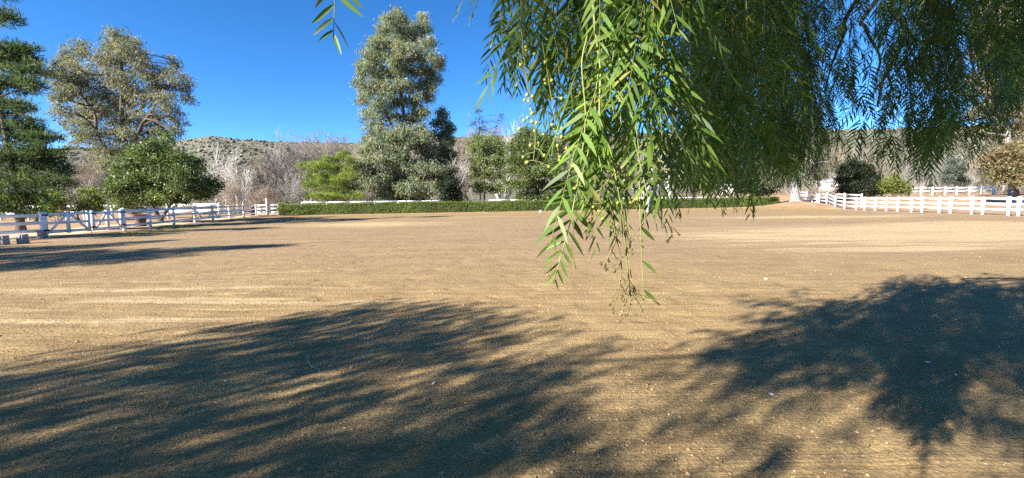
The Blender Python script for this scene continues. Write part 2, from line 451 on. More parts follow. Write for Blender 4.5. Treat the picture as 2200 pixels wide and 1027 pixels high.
def build_path():
    ys = np.linspace(8, 60, 70); V = []; 
    for y in ys:
        lx = -20 - .22 * (y - 18.2) - 1.6 - .35 * math.sin(y * .3)
        for w in np.linspace(0, 1, 7):
            x = lx - w * (4.6 + .4 * math.sin(y * .21 + 1)); V.append((x, y, float(ground_z(x, y)) + .012))
    n = 7; i = np.arange(len(ys) - 1)[:, None] * n; j = np.arange(n - 1)[None]
    F = np.stack((i + j, i + n + j, i + n + j + 1, i + j + 1), -1).reshape(-1, 4)
    mb = MB(); mb.add(V, [F])
    o = link('path', mb.mesh('path', noise_mat('path_sand', (0.480, 0.340, 0.189), (0.600, 0.444, 0.267), 1.3, bump=.3, bscale=12), smooth=True))
    tag(o, 'pale sandy driveway behind the left white fence', kind='structure')
build_path()

# ------------------------------------------------------------------ hills
RIDGE = [(-1500, 350), (-600, 345), (-200, 338), (0, 333), (150, 320), (300, 320), (400, 305), (465, 297), (520, 303), (600, 307), (700, 312), (800, 310), (950, 300),
         (1100, 297), (1300, 291), (1500, 286), (1850, 283), (2000, 278), (2200, 268), (2600, 255), (3600, 240)]
def ridge_z(az, R):
    px = 1100 + FPX * np.tan(np.clip(az, -1.25, 1.25))
    py = np.interp(px, [r[0] for r in RIDGE], [r[1] for r in RIDGE])
    hor = 426 - (px - 1100) * math.tan(ROLL)
    return CAM_H + R * np.cos(np.clip(az, -1.2, 1.2)) * (hor - py) / FPX
RH = 620.0
def hill_z(az, r):
    base = ridge_z(az, RH)
    t = (r - 120) / (RH - 120)
    x = r * np.sin(az); y = r * np.cos(az)
    prof = np.clip(t, 0, 1) ** 1.25
    back = np.where(r > RH, 1 - .35 * sstep(RH, 1000, r), 1)
    n = fbm(x * .011, y * .011, 4, 70) * 13 * prof * sstep(1.0, .72, t) + fbm(x * .05, y * .05, 3, 80) * 2.6 * np.clip(t, 0, 1)
    return 0.6 + base * prof * back + n
def build_hill():
    az = np.linspace(-1.3, 1.3, 360); r = np.concatenate((np.linspace(112, 640, 84), np.linspace(650, 1000, 14)))
    A, Rr = np.meshgrid(az, r); Z = hill_z(A, Rr)
    V = np.stack((Rr * np.sin(A), Rr * np.cos(A), Z), -1).reshape(-1, 3)
    n = len(az); i = np.arange(len(r) - 1)[:, None] * n; j = np.arange(n - 1)[None]
    F = np.stack((i + j, i + j + 1, i + n + j + 1, i + n + j), -1).reshape(-1, 4)
    mb = MB(); mb.add(V, [F])
    m, nt, p = new_mat('dry_hillside'); p.inputs['Roughness'].default_value = .95; p.inputs['Specular IOR Level'].default_value = .1
    tc = N_(nt, 'ShaderNodeTexCoord')
    n1 = N_(nt, 'ShaderNodeTexNoise'); n1.inputs['Scale'].default_value = .035; n1.inputs['Detail'].default_value = 8; nt.links.new(tc.outputs['Object'], n1.inputs['Vector'])
    cr = N_(nt, 'ShaderNodeValToRGB'); e = cr.color_ramp.elements; e[0].position = .36; e[0].color = (.11, .112, .076, 1); e[1].position = .72; e[1].color = (.20, .175, .125, 1)
    nt.links.new(n1.outputs['Fac'], cr.inputs[0]); nt.links.new(cr.outputs[0], p.inputs['Base Color'])
    tag(link('hill', mb.mesh('hill', m, smooth=True)), 'scrub covered dry hills behind the trees', kind='structure')
    nb = 11000
    a = RNG.uniform(-1.05, 1.05, nb); rr = RNG.uniform(150, 690, nb)
    x, y = rr * np.sin(a), rr * np.cos(a)
    k = vnoise(x * .02, y * .02, 88) + .5 * RNG.random(nb) > .46; a, rr, x, y = a[k], rr[k], x[k], y[k]; nb = len(a)
    s = RNG.uniform(.6, 1.9, nb) * (.55 + .45 * rr / 600)
    S = np.stack((s * 1.2, s * 1.2, s * .8), -1)
    mb = MB(); lumps(mb, np.stack((x, y, hill_z(a, rr) + s * .25), -1), S,
                     pal3(nb, [(.105, .107, .070), (.12, .12, .078), (.135, .128, .085), (.115, .115, .077), (.15, .135, .095)]), .3)
    tag(link('chaparral', mb.mesh('chaparral', M_clod)), 'dark green and grey chaparral scrub dotted over the hillside', kind='stuff')
    protos = []
    for k_ in range(4):
        b = MB(); lumps(b, np.zeros((1, 3)), np.array([(1.0, .8, .75)]), np.array([(.5, .46, .40)]), .22); protos.append(b.mesh('boulder', M_rock))
    for k_ in range(110):
        px = random.choice((random.gauss(470, 70), random.gauss(440, 50), random.uniform(380, 780), random.uniform(980, 2100))); az_ = math.atan((px - 1100) / FPX)
        r_ = random.uniform(430, 615); s_ = random.uniform(.6, 1.5) * (1.25 if k_ % 9 == 0 else 1)
        o = link('boulder', protos[k_ % 4], loc=(r_ * math.sin(az_), r_ * math.cos(az_), float(hill_z(np.array(az_), np.array(r_))) + s_ * .35))
        o.scale = (s_ * random.uniform(.9, 1.5), s_, s_ * random.uniform(.6, 1.0)); o.rotation_euler = (0, 0, random.random() * 6)
        tag(o, 'pale granite boulder among scrub on the hillside', 'boulder', 'granite boulders on the hillside')
build_hill()

# ------------------------------------------------------------------ trees
def limb_path(a, b, sag=.12, n=7, rng=RNG):
    a = np.asarray(a); b = np.asarray(b); L = np.linalg.norm(b - a)
    m = (a + b) / 2 + rng.standard_normal(3) * L * .08 + np.array((0, 0, L * sag))
    return spline([a, m, b], n)

STYLES = {
    # kind: leaf length, width, clusters per m2, leaves per cluster, cluster spread, droop, random
    'gum':   dict(L=(.30, .52), W=(.085, .135), cl=7.0, per=26, sp=.34, droop=1.1, mat=0),
    'oak':   dict(L=(.13, .22), W=(.085, .13), cl=20.0, per=28, sp=.22, droop=.1, mat=1),
    'bushy': dict(L=(.20, .34), W=(.11, .17), cl=11.0, per=26, sp=.32, droop=.2, mat=0),
    'weep':  dict(L=(.30, .50), W=(.06, .10), cl=7.0, per=28, sp=.36, droop=2.2, mat=0),
    'pine':  dict(L=(.20, .34), W=(.032, .052), cl=17.0, per=34, sp=.17, droop=-.25, mat=2),
    'sparse': dict(L=(.14, .24), W=(.06, .10), cl=4, per=18, sp=.30, droop=.2, mat=0),
}
LM = [M_leaf, M_gloss, M_needle]

def tree(name, label, cat, base, trunk, clumps, Y, style, cols, tr=.25, bark=None, depth=1.0, dens=1.0, group=None, seed=0, world=False, sat=2, flat=False):
    """trunk: list of pixel lists (first is the main stem), clumps: pixel ellipses (cx, cy, rx, ry) on the plane at distance Y"""
    rng = np.random.default_rng(100 + seed); st = STYLES[style]; m = Y / FPX
    b = np.array(base, float); b[2] = float(ground_z(b[0], b[1])) - .02
    root = thing(name, label, cat, b, group)
    P = lambda x, y: at(x, y, Y)
    if world: P = lambda x, y: np.array((x, b[1], y)); m = 1.0
    mt = MB(); stems = []
    width = (max(c[0] + c[2] for c in clumps) - min(c[0] - c[2] for c in clumps)) * m
    for si, t in enumerate(trunk):
        pts = [P(*q) for q in t]
        if si == 0: pts[0] = b - np.array((0, 0, .15))
        else:
            pts = [p + np.array((0, rng.normal(0, .12) * width * k / len(pts), 0)) for k, p in enumerate(pts)]
            k = min(range(len(stems)), key=lambda k_: np.min(np.linalg.norm(stems[k_][0] - pts[0], axis=1))); q = stems[k][0]; pts[0] = q[np.argmin(np.linalg.norm(q - pts[0], axis=1))]
        S = spline(pts, 5 * len(pts)); r0 = tr if si == 0 else tr * .6
        R = np.linspace(r0, r0 * .22, len(S))
        if si == 0: R[:2] *= (1.5, 1.2)
        stems.append((S, R)); V, F = tube_geo(S, R, 9); mt = MB(); mt.add(V, [F])
        part('trunk' if si == 0 else 'limb', root, mt, bark or M_bark, True)
    ml = MB(); Cc, Dc, out = [], [], []
    allS = np.concatenate([s[0] for s in stems]); allR = np.concatenate([s[1] for s in stems])
    sats = []
    if style != 'pine' and not world:
        for (cx, cy, rx, ry) in clumps:
            for q in range(sat):
                a_ = rng.uniform(0, 6.283); o_ = rng.uniform(.75, 1.3); f_ = rng.uniform(.3, .6)
                sats.append((cx + math.cos(a_) * rx * o_, cy + math.sin(a_) * ry * o_, rx * f_, ry * f_))
    for (cx, cy, rx, ry) in [(a_, b_, c_, d_ * (.74 if flat else 1)) for a_, b_, c_, d_ in clumps] + sats:
        dy = rng.uniform(-.32, .32) * width * depth
        if world: c = P(cx, cy) + np.array((0, dy, 0)); k_ = 1.0
        else: c = at(cx, cy, Y + dy); k_ = (Y + dy) / Y
        ax = np.array((rx, (rx + ry) / 2, ry)) * m * k_
        cost = np.linalg.norm(allS - c, axis=1) + 1.2 * np.maximum(allS[:, 2] - (c[2] - .25 * ax[2]), 0)
        i = int(np.argmin(cost)); L = limb_path(allS[i], c, .06 if style != 'pine' else -.03, 7, rng)
        r0 = min(allR[i] * .6, .02 + .045 * np.linalg.norm(c - allS[i]) * .5)
        V, F = tube_geo(L, np.linspace(r0, max(r0 * .3, .012), 7), 5); ml.add(V, [F])
        nc = max(4, int(st['cl'] * dens * (ax[0] * ax[2] * PI) * (1.0 if ax[1] < 2 else 1.25)))
        u = rdir(nc, rng) * (rng.random((nc, 1)) ** .42); pts = c + u * ax
        Cc.append(pts); Dc.append(norm(u * .8 + norm(pts - b - np.array((0, 0, .3 * (c[2] - b[2])))) * .5))
        for k in range(min(nc, 26)):
            s = L[rng.integers(3, 7)]; q = limb_path(s, pts[k], .05, 4, rng)
            V, F = tube_geo(q, np.linspace(max(r0 * .3, .013), .006, 4), 3); ml.add(V, [F])
    part('branches', root, ml, bark or M_bark, True, kind='stuff')
    C = np.concatenate(Cc); D = np.concatenate(Dc); n = len(C); per = st['per']
    ctint = 1 + .22 * rng.standard_normal((n, 1)); cmix = rng.random(n)
    C2 = np.repeat(C, per, 0); D2 = np.repeat(D, per, 0); N = n * per
    if style == 'pine':
        C2 = C2 + rng.standard_normal((N, 3)) * st['sp'] * np.array((1.0, 1.0, .5))
        dirs = norm(D2 * .9 + rng.standard_normal((N, 3)) * .8 + np.array((0, 0, .25)))
    else:
        C2 = C2 + rng.standard_normal((N, 3)) * st['sp'] * (np.array((1, 1, 1.5)) if style == 'weep' else np.array((1, 1, .8)))
        dirs = norm(D2 * .4 + rng.standard_normal((N, 3)) * .7 + np.array((0, 0, -st['droop'])))
    cols = np.asarray(cols, float); k = np.repeat((cmix * len(cols)).astype(int), per)
    k2 = rng.integers(0, len(cols), N); k = np.where(rng.random(N) < .6, k, k2)
    col = np.clip(cols[k] * np.repeat(ctint, per, 0) * (1 + .12 * rng.standard_normal((N, 1))), .006, 1)
    mf = MB(); leaves4(mf, C2, dirs, norm(rdir(N, rng) + D2 * .6), rng.uniform(*st['L'], N), rng.uniform(*st['W'], N), col, .06)
    part('crown', root, mf, LM[st['mat']], kind='stuff')
    return root

def px_base(px, py, Y): p = at(px, py, Y); p[2] = 0; return p

GUM = [(.165, .18, .14), (.20, .21, .165), (.145, .16, .125), (.225, .205, .165), (.25, .20, .15)]
GUM2 = [(.19, .235, .15), (.23, .265, .175), (.155, .20, .13), (.25, .27, .19), (.255, .205, .135)]
OAK = [(.085, .12, .045), (.11, .145, .05), (.145, .18, .065), (.075, .105, .042)]
PINE = [(.055, .09, .04), (.075, .11, .042), (.12, .14, .05), (.06, .10, .06)]
GPINE = [(.19, .25, .05), (.24, .29, .065), (.15, .21, .045), (.27, .30, .08)]
LIVE = [(.14, .175, .07), (.17, .20, .08), (.12, .155, .065)]
DARK = [(.030, .042, .022), (.042, .058, .028), (.028, .036, .022)]

tree('pine_tree', 'tall dark green pine with drooping boughs at the left edge behind the white fence', 'pine tree', px_base(45, 494, 24.5),
     [[(45, 494), (38, 430), (20, 330), (0, 220), (-18, 100), (-35, -90)]],
     [(8, 35, 26, 26), (-5, -40, 45, 40), (12, 118, 55, 30), (48, 112, 38, 26), (62, 150, 40, 22), (8, 180, 65, 28), (72, 180, 30, 14), (-30, 130, 30, 40), (-30, 230, 30, 40),
      (-5, 232, 50, 26), (50, 228, 26, 14), (20, 282, 75, 30), (85, 296, 36, 13), (20, 335, 80, 34), (105, 330, 40, 20), (112, 365, 50, 20), (30, 385, 95, 28), (115, 395, 42, 20),
      (5, 430, 70, 26), (75, 430, 48, 20), (20, 452, 60, 14), (70, 458, 36, 10), (120, 300, 6, 5)],
     24.5, 'pine', PINE, .20, seed=1, dens=1.5, depth=.55, flat=True)
tree('pine_tree', 'thin pale green pine top standing just right of the tall dark pine', 'pine tree', px_base(78, 478, 40),
     [[(78, 478), (74, 380), (70, 300), (66, 222)]],
     [(68, 235, 14, 12), (70, 255, 24, 12), (62, 272, 30, 10), (80, 285, 26, 12), (70, 305, 32, 14), (62, 330, 34, 14), (85, 350, 34, 16), (75, 385, 36, 22)],
     40, 'pine', [(.10, .14, .07), (.13, .17, .09), (.09, .12, .06)], .12, seed=2, dens=.55, depth=.7)
tree('gum_tree', 'large wide brown grey gum tree rising behind the round oak on the left', 'gum tree', px_base(285, 468, 60),
     [[(285, 468), (281, 400), (272, 330), (262, 250), (262, 160), (258, 90)], [(280, 390), (225, 300), (185, 230), (150, 150)], [(276, 340), (320, 270), (350, 220), (372, 150)], [(262, 260), (300, 220), (315, 170)], [(262, 200), (235, 160), (225, 130)]],
     [(258, 78, 26, 16), (240, 98, 24, 18), (275, 100, 28, 20), (290, 84, 12, 8), (225, 125, 28, 22), (260, 130, 40, 24), (300, 115, 14, 18), (165, 92, 15, 14), (148, 112, 20, 18), (172, 112, 10, 20), (140, 138, 28, 20), (170, 145, 18, 16),
      (115, 160, 20, 18), (140, 175, 28, 20), (180, 180, 26, 20), (225, 165, 36, 22), (265, 170, 34, 24), (305, 150, 24, 24), (340, 150, 14, 16), (335, 180, 22, 20), (372, 130, 9, 18), (380, 160, 13, 18),
      (375, 190, 16, 20), (398, 185, 10, 20), (405, 210, 12, 14), (350, 215, 28, 22), (300, 205, 36, 24), (250, 210, 36, 24), (195, 215, 30, 22), (150, 205, 22, 18), (130, 200, 18, 22), (140, 235, 20, 18), (180, 250, 30, 20),
      (230, 245, 36, 22), (285, 250, 36, 24), (335, 255, 30, 22), (372, 245, 18, 16), (385, 262, 12, 16), (155, 270, 20, 18), (195, 285, 30, 20), (245, 285, 34, 22), (295, 290, 36, 22), (345, 290, 26, 16), (380, 285, 12, 10),
      (170, 298, 14, 12), (225, 320, 28, 18), (270, 325, 40, 20), (320, 320, 34, 18), (240, 350, 24, 16), (290, 355, 40, 20)],
     60, 'gum', GUM, .48, seed=3, dens=.62, depth=.7, sat=1)
tree('oak_tree', 'dense rounded green oak with a leaning trunk behind the left white fence', 'oak tree', px_base(352, 487, 34),
     [[(352, 487), (343, 470), (325, 440), (305, 400), (318, 340)], [(344, 474), (360, 445), (385, 415), (400, 390)], [(325, 440), (290, 420), (265, 400)], [(325, 430), (345, 390), (350, 340)]],
     [(353, 298, 11, 10), (356, 314, 16, 10), (330, 322, 30, 14), (295, 340, 30, 16), (350, 340, 36, 18), (385, 345, 20, 14), (270, 365, 26, 18), (310, 365, 40, 20), (360, 370, 40, 20), (405, 372, 32, 16), (258, 390, 24, 18), (295, 395, 40, 20), (345, 398, 42, 20),
      (400, 398, 42, 18), (440, 395, 24, 14), (462, 398, 14, 14), (250, 415, 18, 16), (285, 422, 36, 18), (335, 425, 40, 16), (390, 422, 40, 14), (435, 415, 26, 12), (300, 440, 30, 10), (265, 436, 20, 12)],
     34, 'oak', OAK, .22, seed=4, dens=1.1, depth=.8)
tree('pine_tree', 'bushy bright green pine standing behind the left half of the hedge', 'pine tree', px_base(742, 440, 58),
     [[(742, 440), (738, 410), (732, 375), (738, 325)], [(737, 415), (700, 385), (660, 360)], [(736, 400), (762, 380), (768, 365)]],
     [(742, 328, 10, 8), (730, 338, 16, 9), (750, 345, 14, 10), (705, 345, 18, 10), (680, 358, 22, 11), (655, 356, 14, 9), (720, 362, 26, 13), (755, 366, 18, 12), (665, 378, 20, 10), (700, 382, 26, 12), (738, 384, 28, 13), (768, 384, 12, 10), (680, 400, 24, 11),
      (656, 396, 12, 7), (720, 404, 30, 12), (758, 404, 20, 12), (695, 420, 26, 9), (735, 422, 30, 9), (768, 420, 14, 8), (666, 418, 14, 7)],
     58, 'pine', GPINE, .16, seed=5, dens=1.2, depth=.7)
tree('gum_tree', 'tallest grey green gum tree with two tops behind the middle of the hedge', 'gum tree', px_base(880, 440, 60),
     [[(880, 440), (878, 370), (872, 290), (862, 200), (852, 110), (851, 40)], [(875, 310), (892, 220), (905, 130), (906, 50)], [(876, 340), (835, 250), (805, 170)], [(880, 400), (840, 360), (810, 330)], [(880, 400), (915, 370), (930, 340)]],
     [(852, 32, 14, 9), (842, 45, 18, 11), (866, 48, 16, 12), (907, 42, 9, 11), (900, 60, 14, 12), (916, 62, 9, 12), (830, 65, 20, 13), (862, 72, 22, 14), (885, 82, 18, 13), (805, 92, 18, 12), (835, 95, 24, 15), (915, 88, 16, 14), (870, 104, 24, 15),
      (790, 118, 18, 14), (818, 122, 22, 14), (850, 130, 22, 14), (900, 118, 22, 15), (932, 120, 12, 12), (943, 142, 11, 13), (780, 148, 16, 15), (808, 152, 22, 15), (842, 160, 24, 15), (880, 150, 24, 15), (915, 150, 20, 15), (774, 180, 13, 15), (798, 185, 20, 15), (832, 192, 24, 15),
      (872, 185, 24, 15), (908, 182, 20, 15), (934, 172, 14, 13), (782, 212, 16, 13), (810, 218, 20, 14), (846, 222, 22, 14), (884, 216, 22, 14), (915, 208, 16, 12), (790, 242, 15, 11), (818, 246, 18, 12), (858, 252, 20, 13), (892, 248, 20, 14), (914, 238, 12, 12),
      (806, 266, 14, 9), (865, 278, 18, 12), (900, 276, 16, 12), (882, 300, 18, 12), (840, 298, 18, 12), (808, 306, 18, 12), (785, 322, 13, 11), (828, 322, 22, 13), (865, 328, 22, 14), (905, 315, 22, 13), (800, 345, 20, 13), (838, 350, 24, 14), (885, 352, 24, 14), (922, 342, 18, 13),
      (792, 372, 17, 13), (822, 378, 24, 14), (862, 380, 26, 14), (902, 378, 22, 13), (932, 370, 14, 12), (800, 400, 18, 12), (832, 406, 24, 13), (872, 408, 26, 13), (908, 404, 20, 13), (936, 398, 12, 11), (850, 428, 26, 9), (890, 428, 30, 10), (815, 425, 16, 8), (850, 285, 30, 14), (884, 290, 28, 14), (818, 284, 22, 12), (908, 294, 20, 12), (795, 300, 16, 12), (852, 312, 30, 14), (915, 358, 26, 14), (850, 365, 30, 16), (880, 405, 30, 14), (780, 350, 14, 16), (782, 395, 14, 14), (852, 24, 7, 7), (907, 34, 5, 7)],
     60, 'gum', GUM2, .40, seed=6, dens=1.25, depth=.75, sat=1)
tree('oak_tree', 'dark green evergreen tree against the right side of the tallest gum', 'oak tree', px_base(948, 440, 63),
     [[(948, 440), (948, 390), (945, 330), (948, 250)]],
     [(952, 245, 11, 9), (945, 262, 16, 11), (960, 275, 12, 12), (942, 292, 18, 13), (962, 302, 12, 14), (948, 322, 20, 13), (965, 335, 11, 12), (945, 350, 20, 13), (950, 378, 18, 12)],
     63, 'bushy', [(.15, .185, .11), (.19, .22, .135), (.125, .155, .095)], .15, seed=7, dens=1.2, depth=.8)
tree('oak_tree', 'small blackish green tree between the tallest gum and the white trunk', 'oak tree', px_base(966, 440, 57),
     [[(966, 440), (967, 410), (968, 375)]],
     [(970, 370, 8, 7), (966, 385, 13, 9), (975, 392, 11, 9), (960, 402, 14, 9), (972, 412, 15, 10), (960, 424, 15, 9), (976, 428, 13, 8)],
     57, 'bushy', DARK, .08, seed=8, dens=2.0, depth=.8)
tree('oak_tree', 'loose mid green tree with a short trunk right of the white sycamore trunk', 'oak tree', px_base(1040, 440, 60),
     [[(1040, 440), (1041, 410), (1040, 370), (1045, 300)], [(1041, 415), (1020, 390)], [(1041, 410), (1065, 380)]],
     [(1040, 300, 18, 10), (1060, 305, 14, 9), (1020, 318, 16, 11), (1045, 326, 22, 12), (1072, 322, 13, 10), (1022, 345, 18, 11), (1052, 350, 22, 12), (1075, 348, 11, 10), (1020, 372, 18, 11), (1048, 378, 22, 11), (1074, 375, 13, 10), (1025, 398, 18, 9), (1052, 405, 20, 8), (1074, 400, 12, 8)],
     60, 'bushy', [(.18, .22, .085), (.21, .245, .095), (.15, .185, .07)], .15, seed=9, dens=.9, depth=.8)
tree('poplar_tree', 'thin half bare treetop poking above the loose mid green tree', 'poplar tree', px_base(1032, 438, 70),
     [[(1032, 438), (1031, 360), (1030, 300), (1028, 235)]],
     [(1028, 240, 5, 8), (1029, 258, 9, 9), (1024, 275, 12, 9), (1036, 280, 12, 9), (1028, 296, 18, 9), (1072, 262, 10, 14), (1068, 285, 12, 10)],
     70, 'sparse', [(.13, .135, .09), (.17, .16, .11)], .14, bark=M_barkgrey, seed=10, dens=.7, depth=.7)
tree('cypress_tree', 'broad dark green conifer in layers behind the hedge beside the hanging pepper sprays', 'conifer', px_base(1155, 443, 56),
     [[(1155, 443), (1155, 390), (1150, 330), (1145, 285)]],
     [(1140, 285, 18, 8), (1120, 298, 20, 9), (1160, 300, 24, 9), (1105, 318, 16, 9), (1140, 320, 30, 10), (1185, 322, 24, 10), (1110, 342, 22, 10), (1155, 344, 30, 10), (1200, 345, 22, 10), (1112, 368, 22, 10), (1150, 370, 32, 10), (1200, 372, 26, 10), (1118, 394, 24, 9), (1160, 398, 34, 10), (1208, 396, 24, 9), (1140, 420, 30, 8), (1190, 420, 32, 8)],
     56, 'bushy', [(.14, .18, .06), (.11, .145, .05), (.18, .21, .07), (.08, .11, .042)], .22, seed=11, dens=1.4, depth=.8)
tree('olive_tree', 'grey green olive behind the hedge seen through the near pepper sprays', 'olive tree', px_base(1490, 433, 64),
     [[(1490, 433), (1490, 400), (1485, 360)]], [(1470, 345, 30, 12), (1510, 350, 30, 12), (1460, 368, 30, 12), (1500, 375, 36, 13), (1535, 372, 20, 12), (1470, 395, 30, 11), (1520, 398, 28, 11)],
     64, 'bushy', LIVE, .2, seed=12, dens=.8)
tree('oak_tree', 'dark rounded bush tree over the right end of the hedge', 'oak tree', px_base(1628, 428, 66),
     [[(1628, 428), (1628, 400), (1625, 375)]], [(1625, 365, 18, 9), (1605, 378, 18, 10), (1640, 380, 22, 10), (1622, 394, 30, 11), (1655, 398, 16, 9), (1602, 406, 20, 9), (1640, 410, 26, 8)],
     66, 'bushy', DARK, .15, seed=13, dens=1.6)
tree('pepper_tree', 'weeping grey green tree with a stout pale trunk on a mound by the fence corner', 'pepper tree', TRUNK_R,
     [[(1708, 440), (1707, 420), (1706, 400), (1700, 350), (1700, 290)], [(1706, 402), (1670, 360), (1645, 320)], [(1706, 398), (1745, 350), (1765, 320)]],
     [(1640, 315, 30, 22), (1700, 290, 40, 24), (1755, 310, 30, 22), (1660, 345, 26, 22), (1720, 330, 34, 22), (1770, 345, 20, 20), (1645, 372, 20, 16), (1690, 368, 28, 16), (1745, 372, 24, 18), (1640, 280, 30, 20), (1680, 250, 34, 22), (1730, 255, 34, 22)],
     55, 'weep', [(.14, .16, .08), (.18, .185, .10), (.12, .135, .065)], .66, bark=M_barkgrey, seed=14, dens=.6, depth=.6)
tree('oak_tree', 'dark round evergreen bush tree behind the corner of the right fence', 'oak tree', px_base(1842, 424, 64),
     [[(1842, 424), (1842, 400), (1840, 370)]], [(1838, 356, 16, 8), (1855, 364, 18, 9), (1822, 368, 18, 9), (1842, 378, 30, 10), (1870, 384, 18, 10), (1818, 388, 20, 10), (1848, 395, 32, 10), (1880, 402, 14, 8), (1822, 408, 24, 8), (1858, 412, 28, 6)],
     64, 'bushy', DARK, .16, seed=15, dens=1.7)
tree('shrub', 'bright yellow green shrub behind the right fence beside the dark bush tree', 'shrub', px_base(1920, 424, 60),
     [[(1920, 424), (1920, 405)]], [(1916, 386, 10, 7), (1930, 394, 14, 8), (1906, 398, 12, 8), (1922, 406, 20, 8), (1942, 408, 9, 6)],
     60, 'bushy', [(.16, .19, .045), (.20, .215, .06), (.13, .165, .04)], .06, seed=16, dens=1.4)
tree('shrub', 'blue grey bush beyond the farther white fence on the right', 'shrub', px_base(2050, 412, 84),
     [[(2050, 412), (2050, 395)]], [(2045, 350, 14, 8), (2060, 362, 16, 9), (2040, 368, 16, 9), (2052, 380, 22, 9), (2030, 388, 12, 8), (2066, 390, 14, 7)],
     84, 'bushy', [(.14, .165, .14), (.18, .20, .17), (.12, .14, .11)], .1, seed=17, dens=.8)
tree('gum_tree', 'tawny gum tree filling the upper right edge behind the near sprays', 'gum tree', px_base(2178, 428, 48),
     [[(2178, 428), (2170, 340), (2160, 240), (2155, 120), (2150, 20)], [(2165, 270), (2120, 200), (2105, 150)], [(2160, 200), (2195, 130)]],
     [(2145, -10, 36, 26), (2125, 30, 26, 22), (2170, 40, 30, 26), (2100, 60, 14, 16), (2145, 80, 34, 24), (2190, 90, 28, 26), (2110, 110, 22, 18), (2160, 125, 34, 22), (2200, 140, 24, 22), (2120, 160, 28, 20), (2175, 170, 32, 22), (2095, 185, 18, 18), (2140, 205, 32, 20), (2195, 210, 28, 24),
      (2110, 235, 24, 18), (2160, 245, 34, 20), (2205, 260, 24, 20), (2125, 275, 28, 18), (2180, 285, 32, 18), (2235, 60, 40, 40), (2240, 150, 40, 40), (2240, 230, 40, 34), (2250, 0, 40, 40)],
     48, 'gum', [(.27, .22, .12), (.22, .19, .11), (.32, .26, .15), (.18, .165, .10)], .36, seed=18, dens=.75, bark=M_barkgrey)
tree('liquidambar_tree', 'rust and green autumn tree with a leaning trunk at the right edge', 'autumn tree', px_base(2196, 425, 44),
     [[(2196, 425), (2180, 400), (2165, 375), (2165, 345)], [(2178, 398), (2140, 370)], [(2185, 405), (2200, 360)]],
     [(2165, 322, 22, 9), (2195, 318, 20, 9), (2140, 335, 16, 9), (2172, 340, 28, 10), (2205, 340, 20, 10), (2130, 352, 18, 8), (2160, 358, 26, 9), (2195, 362, 24, 9), (2128, 372, 14, 7), (2155, 378, 22, 8), (2185, 385, 22, 8), (2220, 370, 24, 14)],
     44, 'bushy', [(.19, .125, .065), (.22, .165, .085), (.15, .155, .075), (.19, .185, .09), (.21, .135, .07)], .2, seed=19, dens=1.1)
tree('shrub', 'young bright green cypress in front of the white rail at left, nearer the pine', 'shrub', px_base(117, 456, 38),
     [[(117, 456), (117, 430)]], [(116, 426, 4, 6), (120, 434, 8, 6), (113, 440, 9, 5), (118, 447, 14, 6), (106, 449, 8, 4)],
     38, 'bushy', [(.18, .23, .04), (.22, .26, .05)], .03, seed=20, dens=3)
tree('shrub', 'young bright green cypress in front of the white rail at left, nearer the oak', 'shrub', px_base(195, 450, 40),
     [[(195, 450), (195, 425)]], [(193, 415, 3, 6), (193, 425, 6, 6), (196, 434, 9, 6), (188, 440, 9, 5), (202, 442, 9, 5), (195, 446, 12, 4)],
     40, 'bushy', [(.17, .22, .04), (.21, .25, .05)], .03, seed=21, dens=3)
# trees outside the frame whose shade reaches into it
tree('pine_tree', 'pine outside the picture whose shade lies across the sand at left', 'pine tree', (-25.5, 2.6, 0),
     [[(-25.5, 0), (-25.4, 5), (-25.3, 12.2)]],
     [(-25.4, 11.0, .6, .5), (-25.0, 10.2, 1.2, .6), (-26.2, 9.4, 1.6, .6), (-24.4, 8.6, 1.7, .7), (-26.4, 7.8, 1.8, .7), (-24.2, 7.0, 2.0, .7), (-26.8, 6.2, 2.1, .7), (-24.6, 5.4, 2.4, .8), (-27.2, 4.6, 2.2, .8), (-23.6, 4.2, 2.2, .7), (-25.5, 3.2, 3.0, .8)],
     1, 'pine', PINE, .25, seed=30, dens=1.1, depth=.8, world=True)
tree('pine_tree', 'slim pine outside the picture behind the driveway whose shade runs beside the gate', 'pine tree', (-28.6, 15.3, 0),
     [[(-28.6, 0), (-28.6, 4), (-28.6, 9)]],
     [(-28.6, 9, .6, .6), (-28.2, 8, 1.1, .7), (-29.0, 7, 1.5, .7), (-28.2, 6, 1.7, .7), (-29.0, 5, 1.8, .7), (-28.3, 4, 2.0, .7), (-28.9, 3, 2.0, .7)],
     1, 'pine', PINE, .2, seed=32, dens=1.0, depth=.8, world=True)
tree('pine_tree', 'lower pine outside the picture beside the other shading pine', 'pine tree', (-27.5, 7.5, 0),
     [[(-27.5, 0), (-27.4, 4), (-27.4, 8)]],
     [(-27.4, 8, .8, .6), (-27.0, 7, 1.5, .7), (-28.2, 6, 1.9, .7), (-26.4, 5, 2.2, .8), (-28.4, 4, 2.4, .8), (-27.0, 3, 2.6, .8)],
     1, 'pine', PINE, .2, seed=31, dens=1.1, depth=.8, world=True)

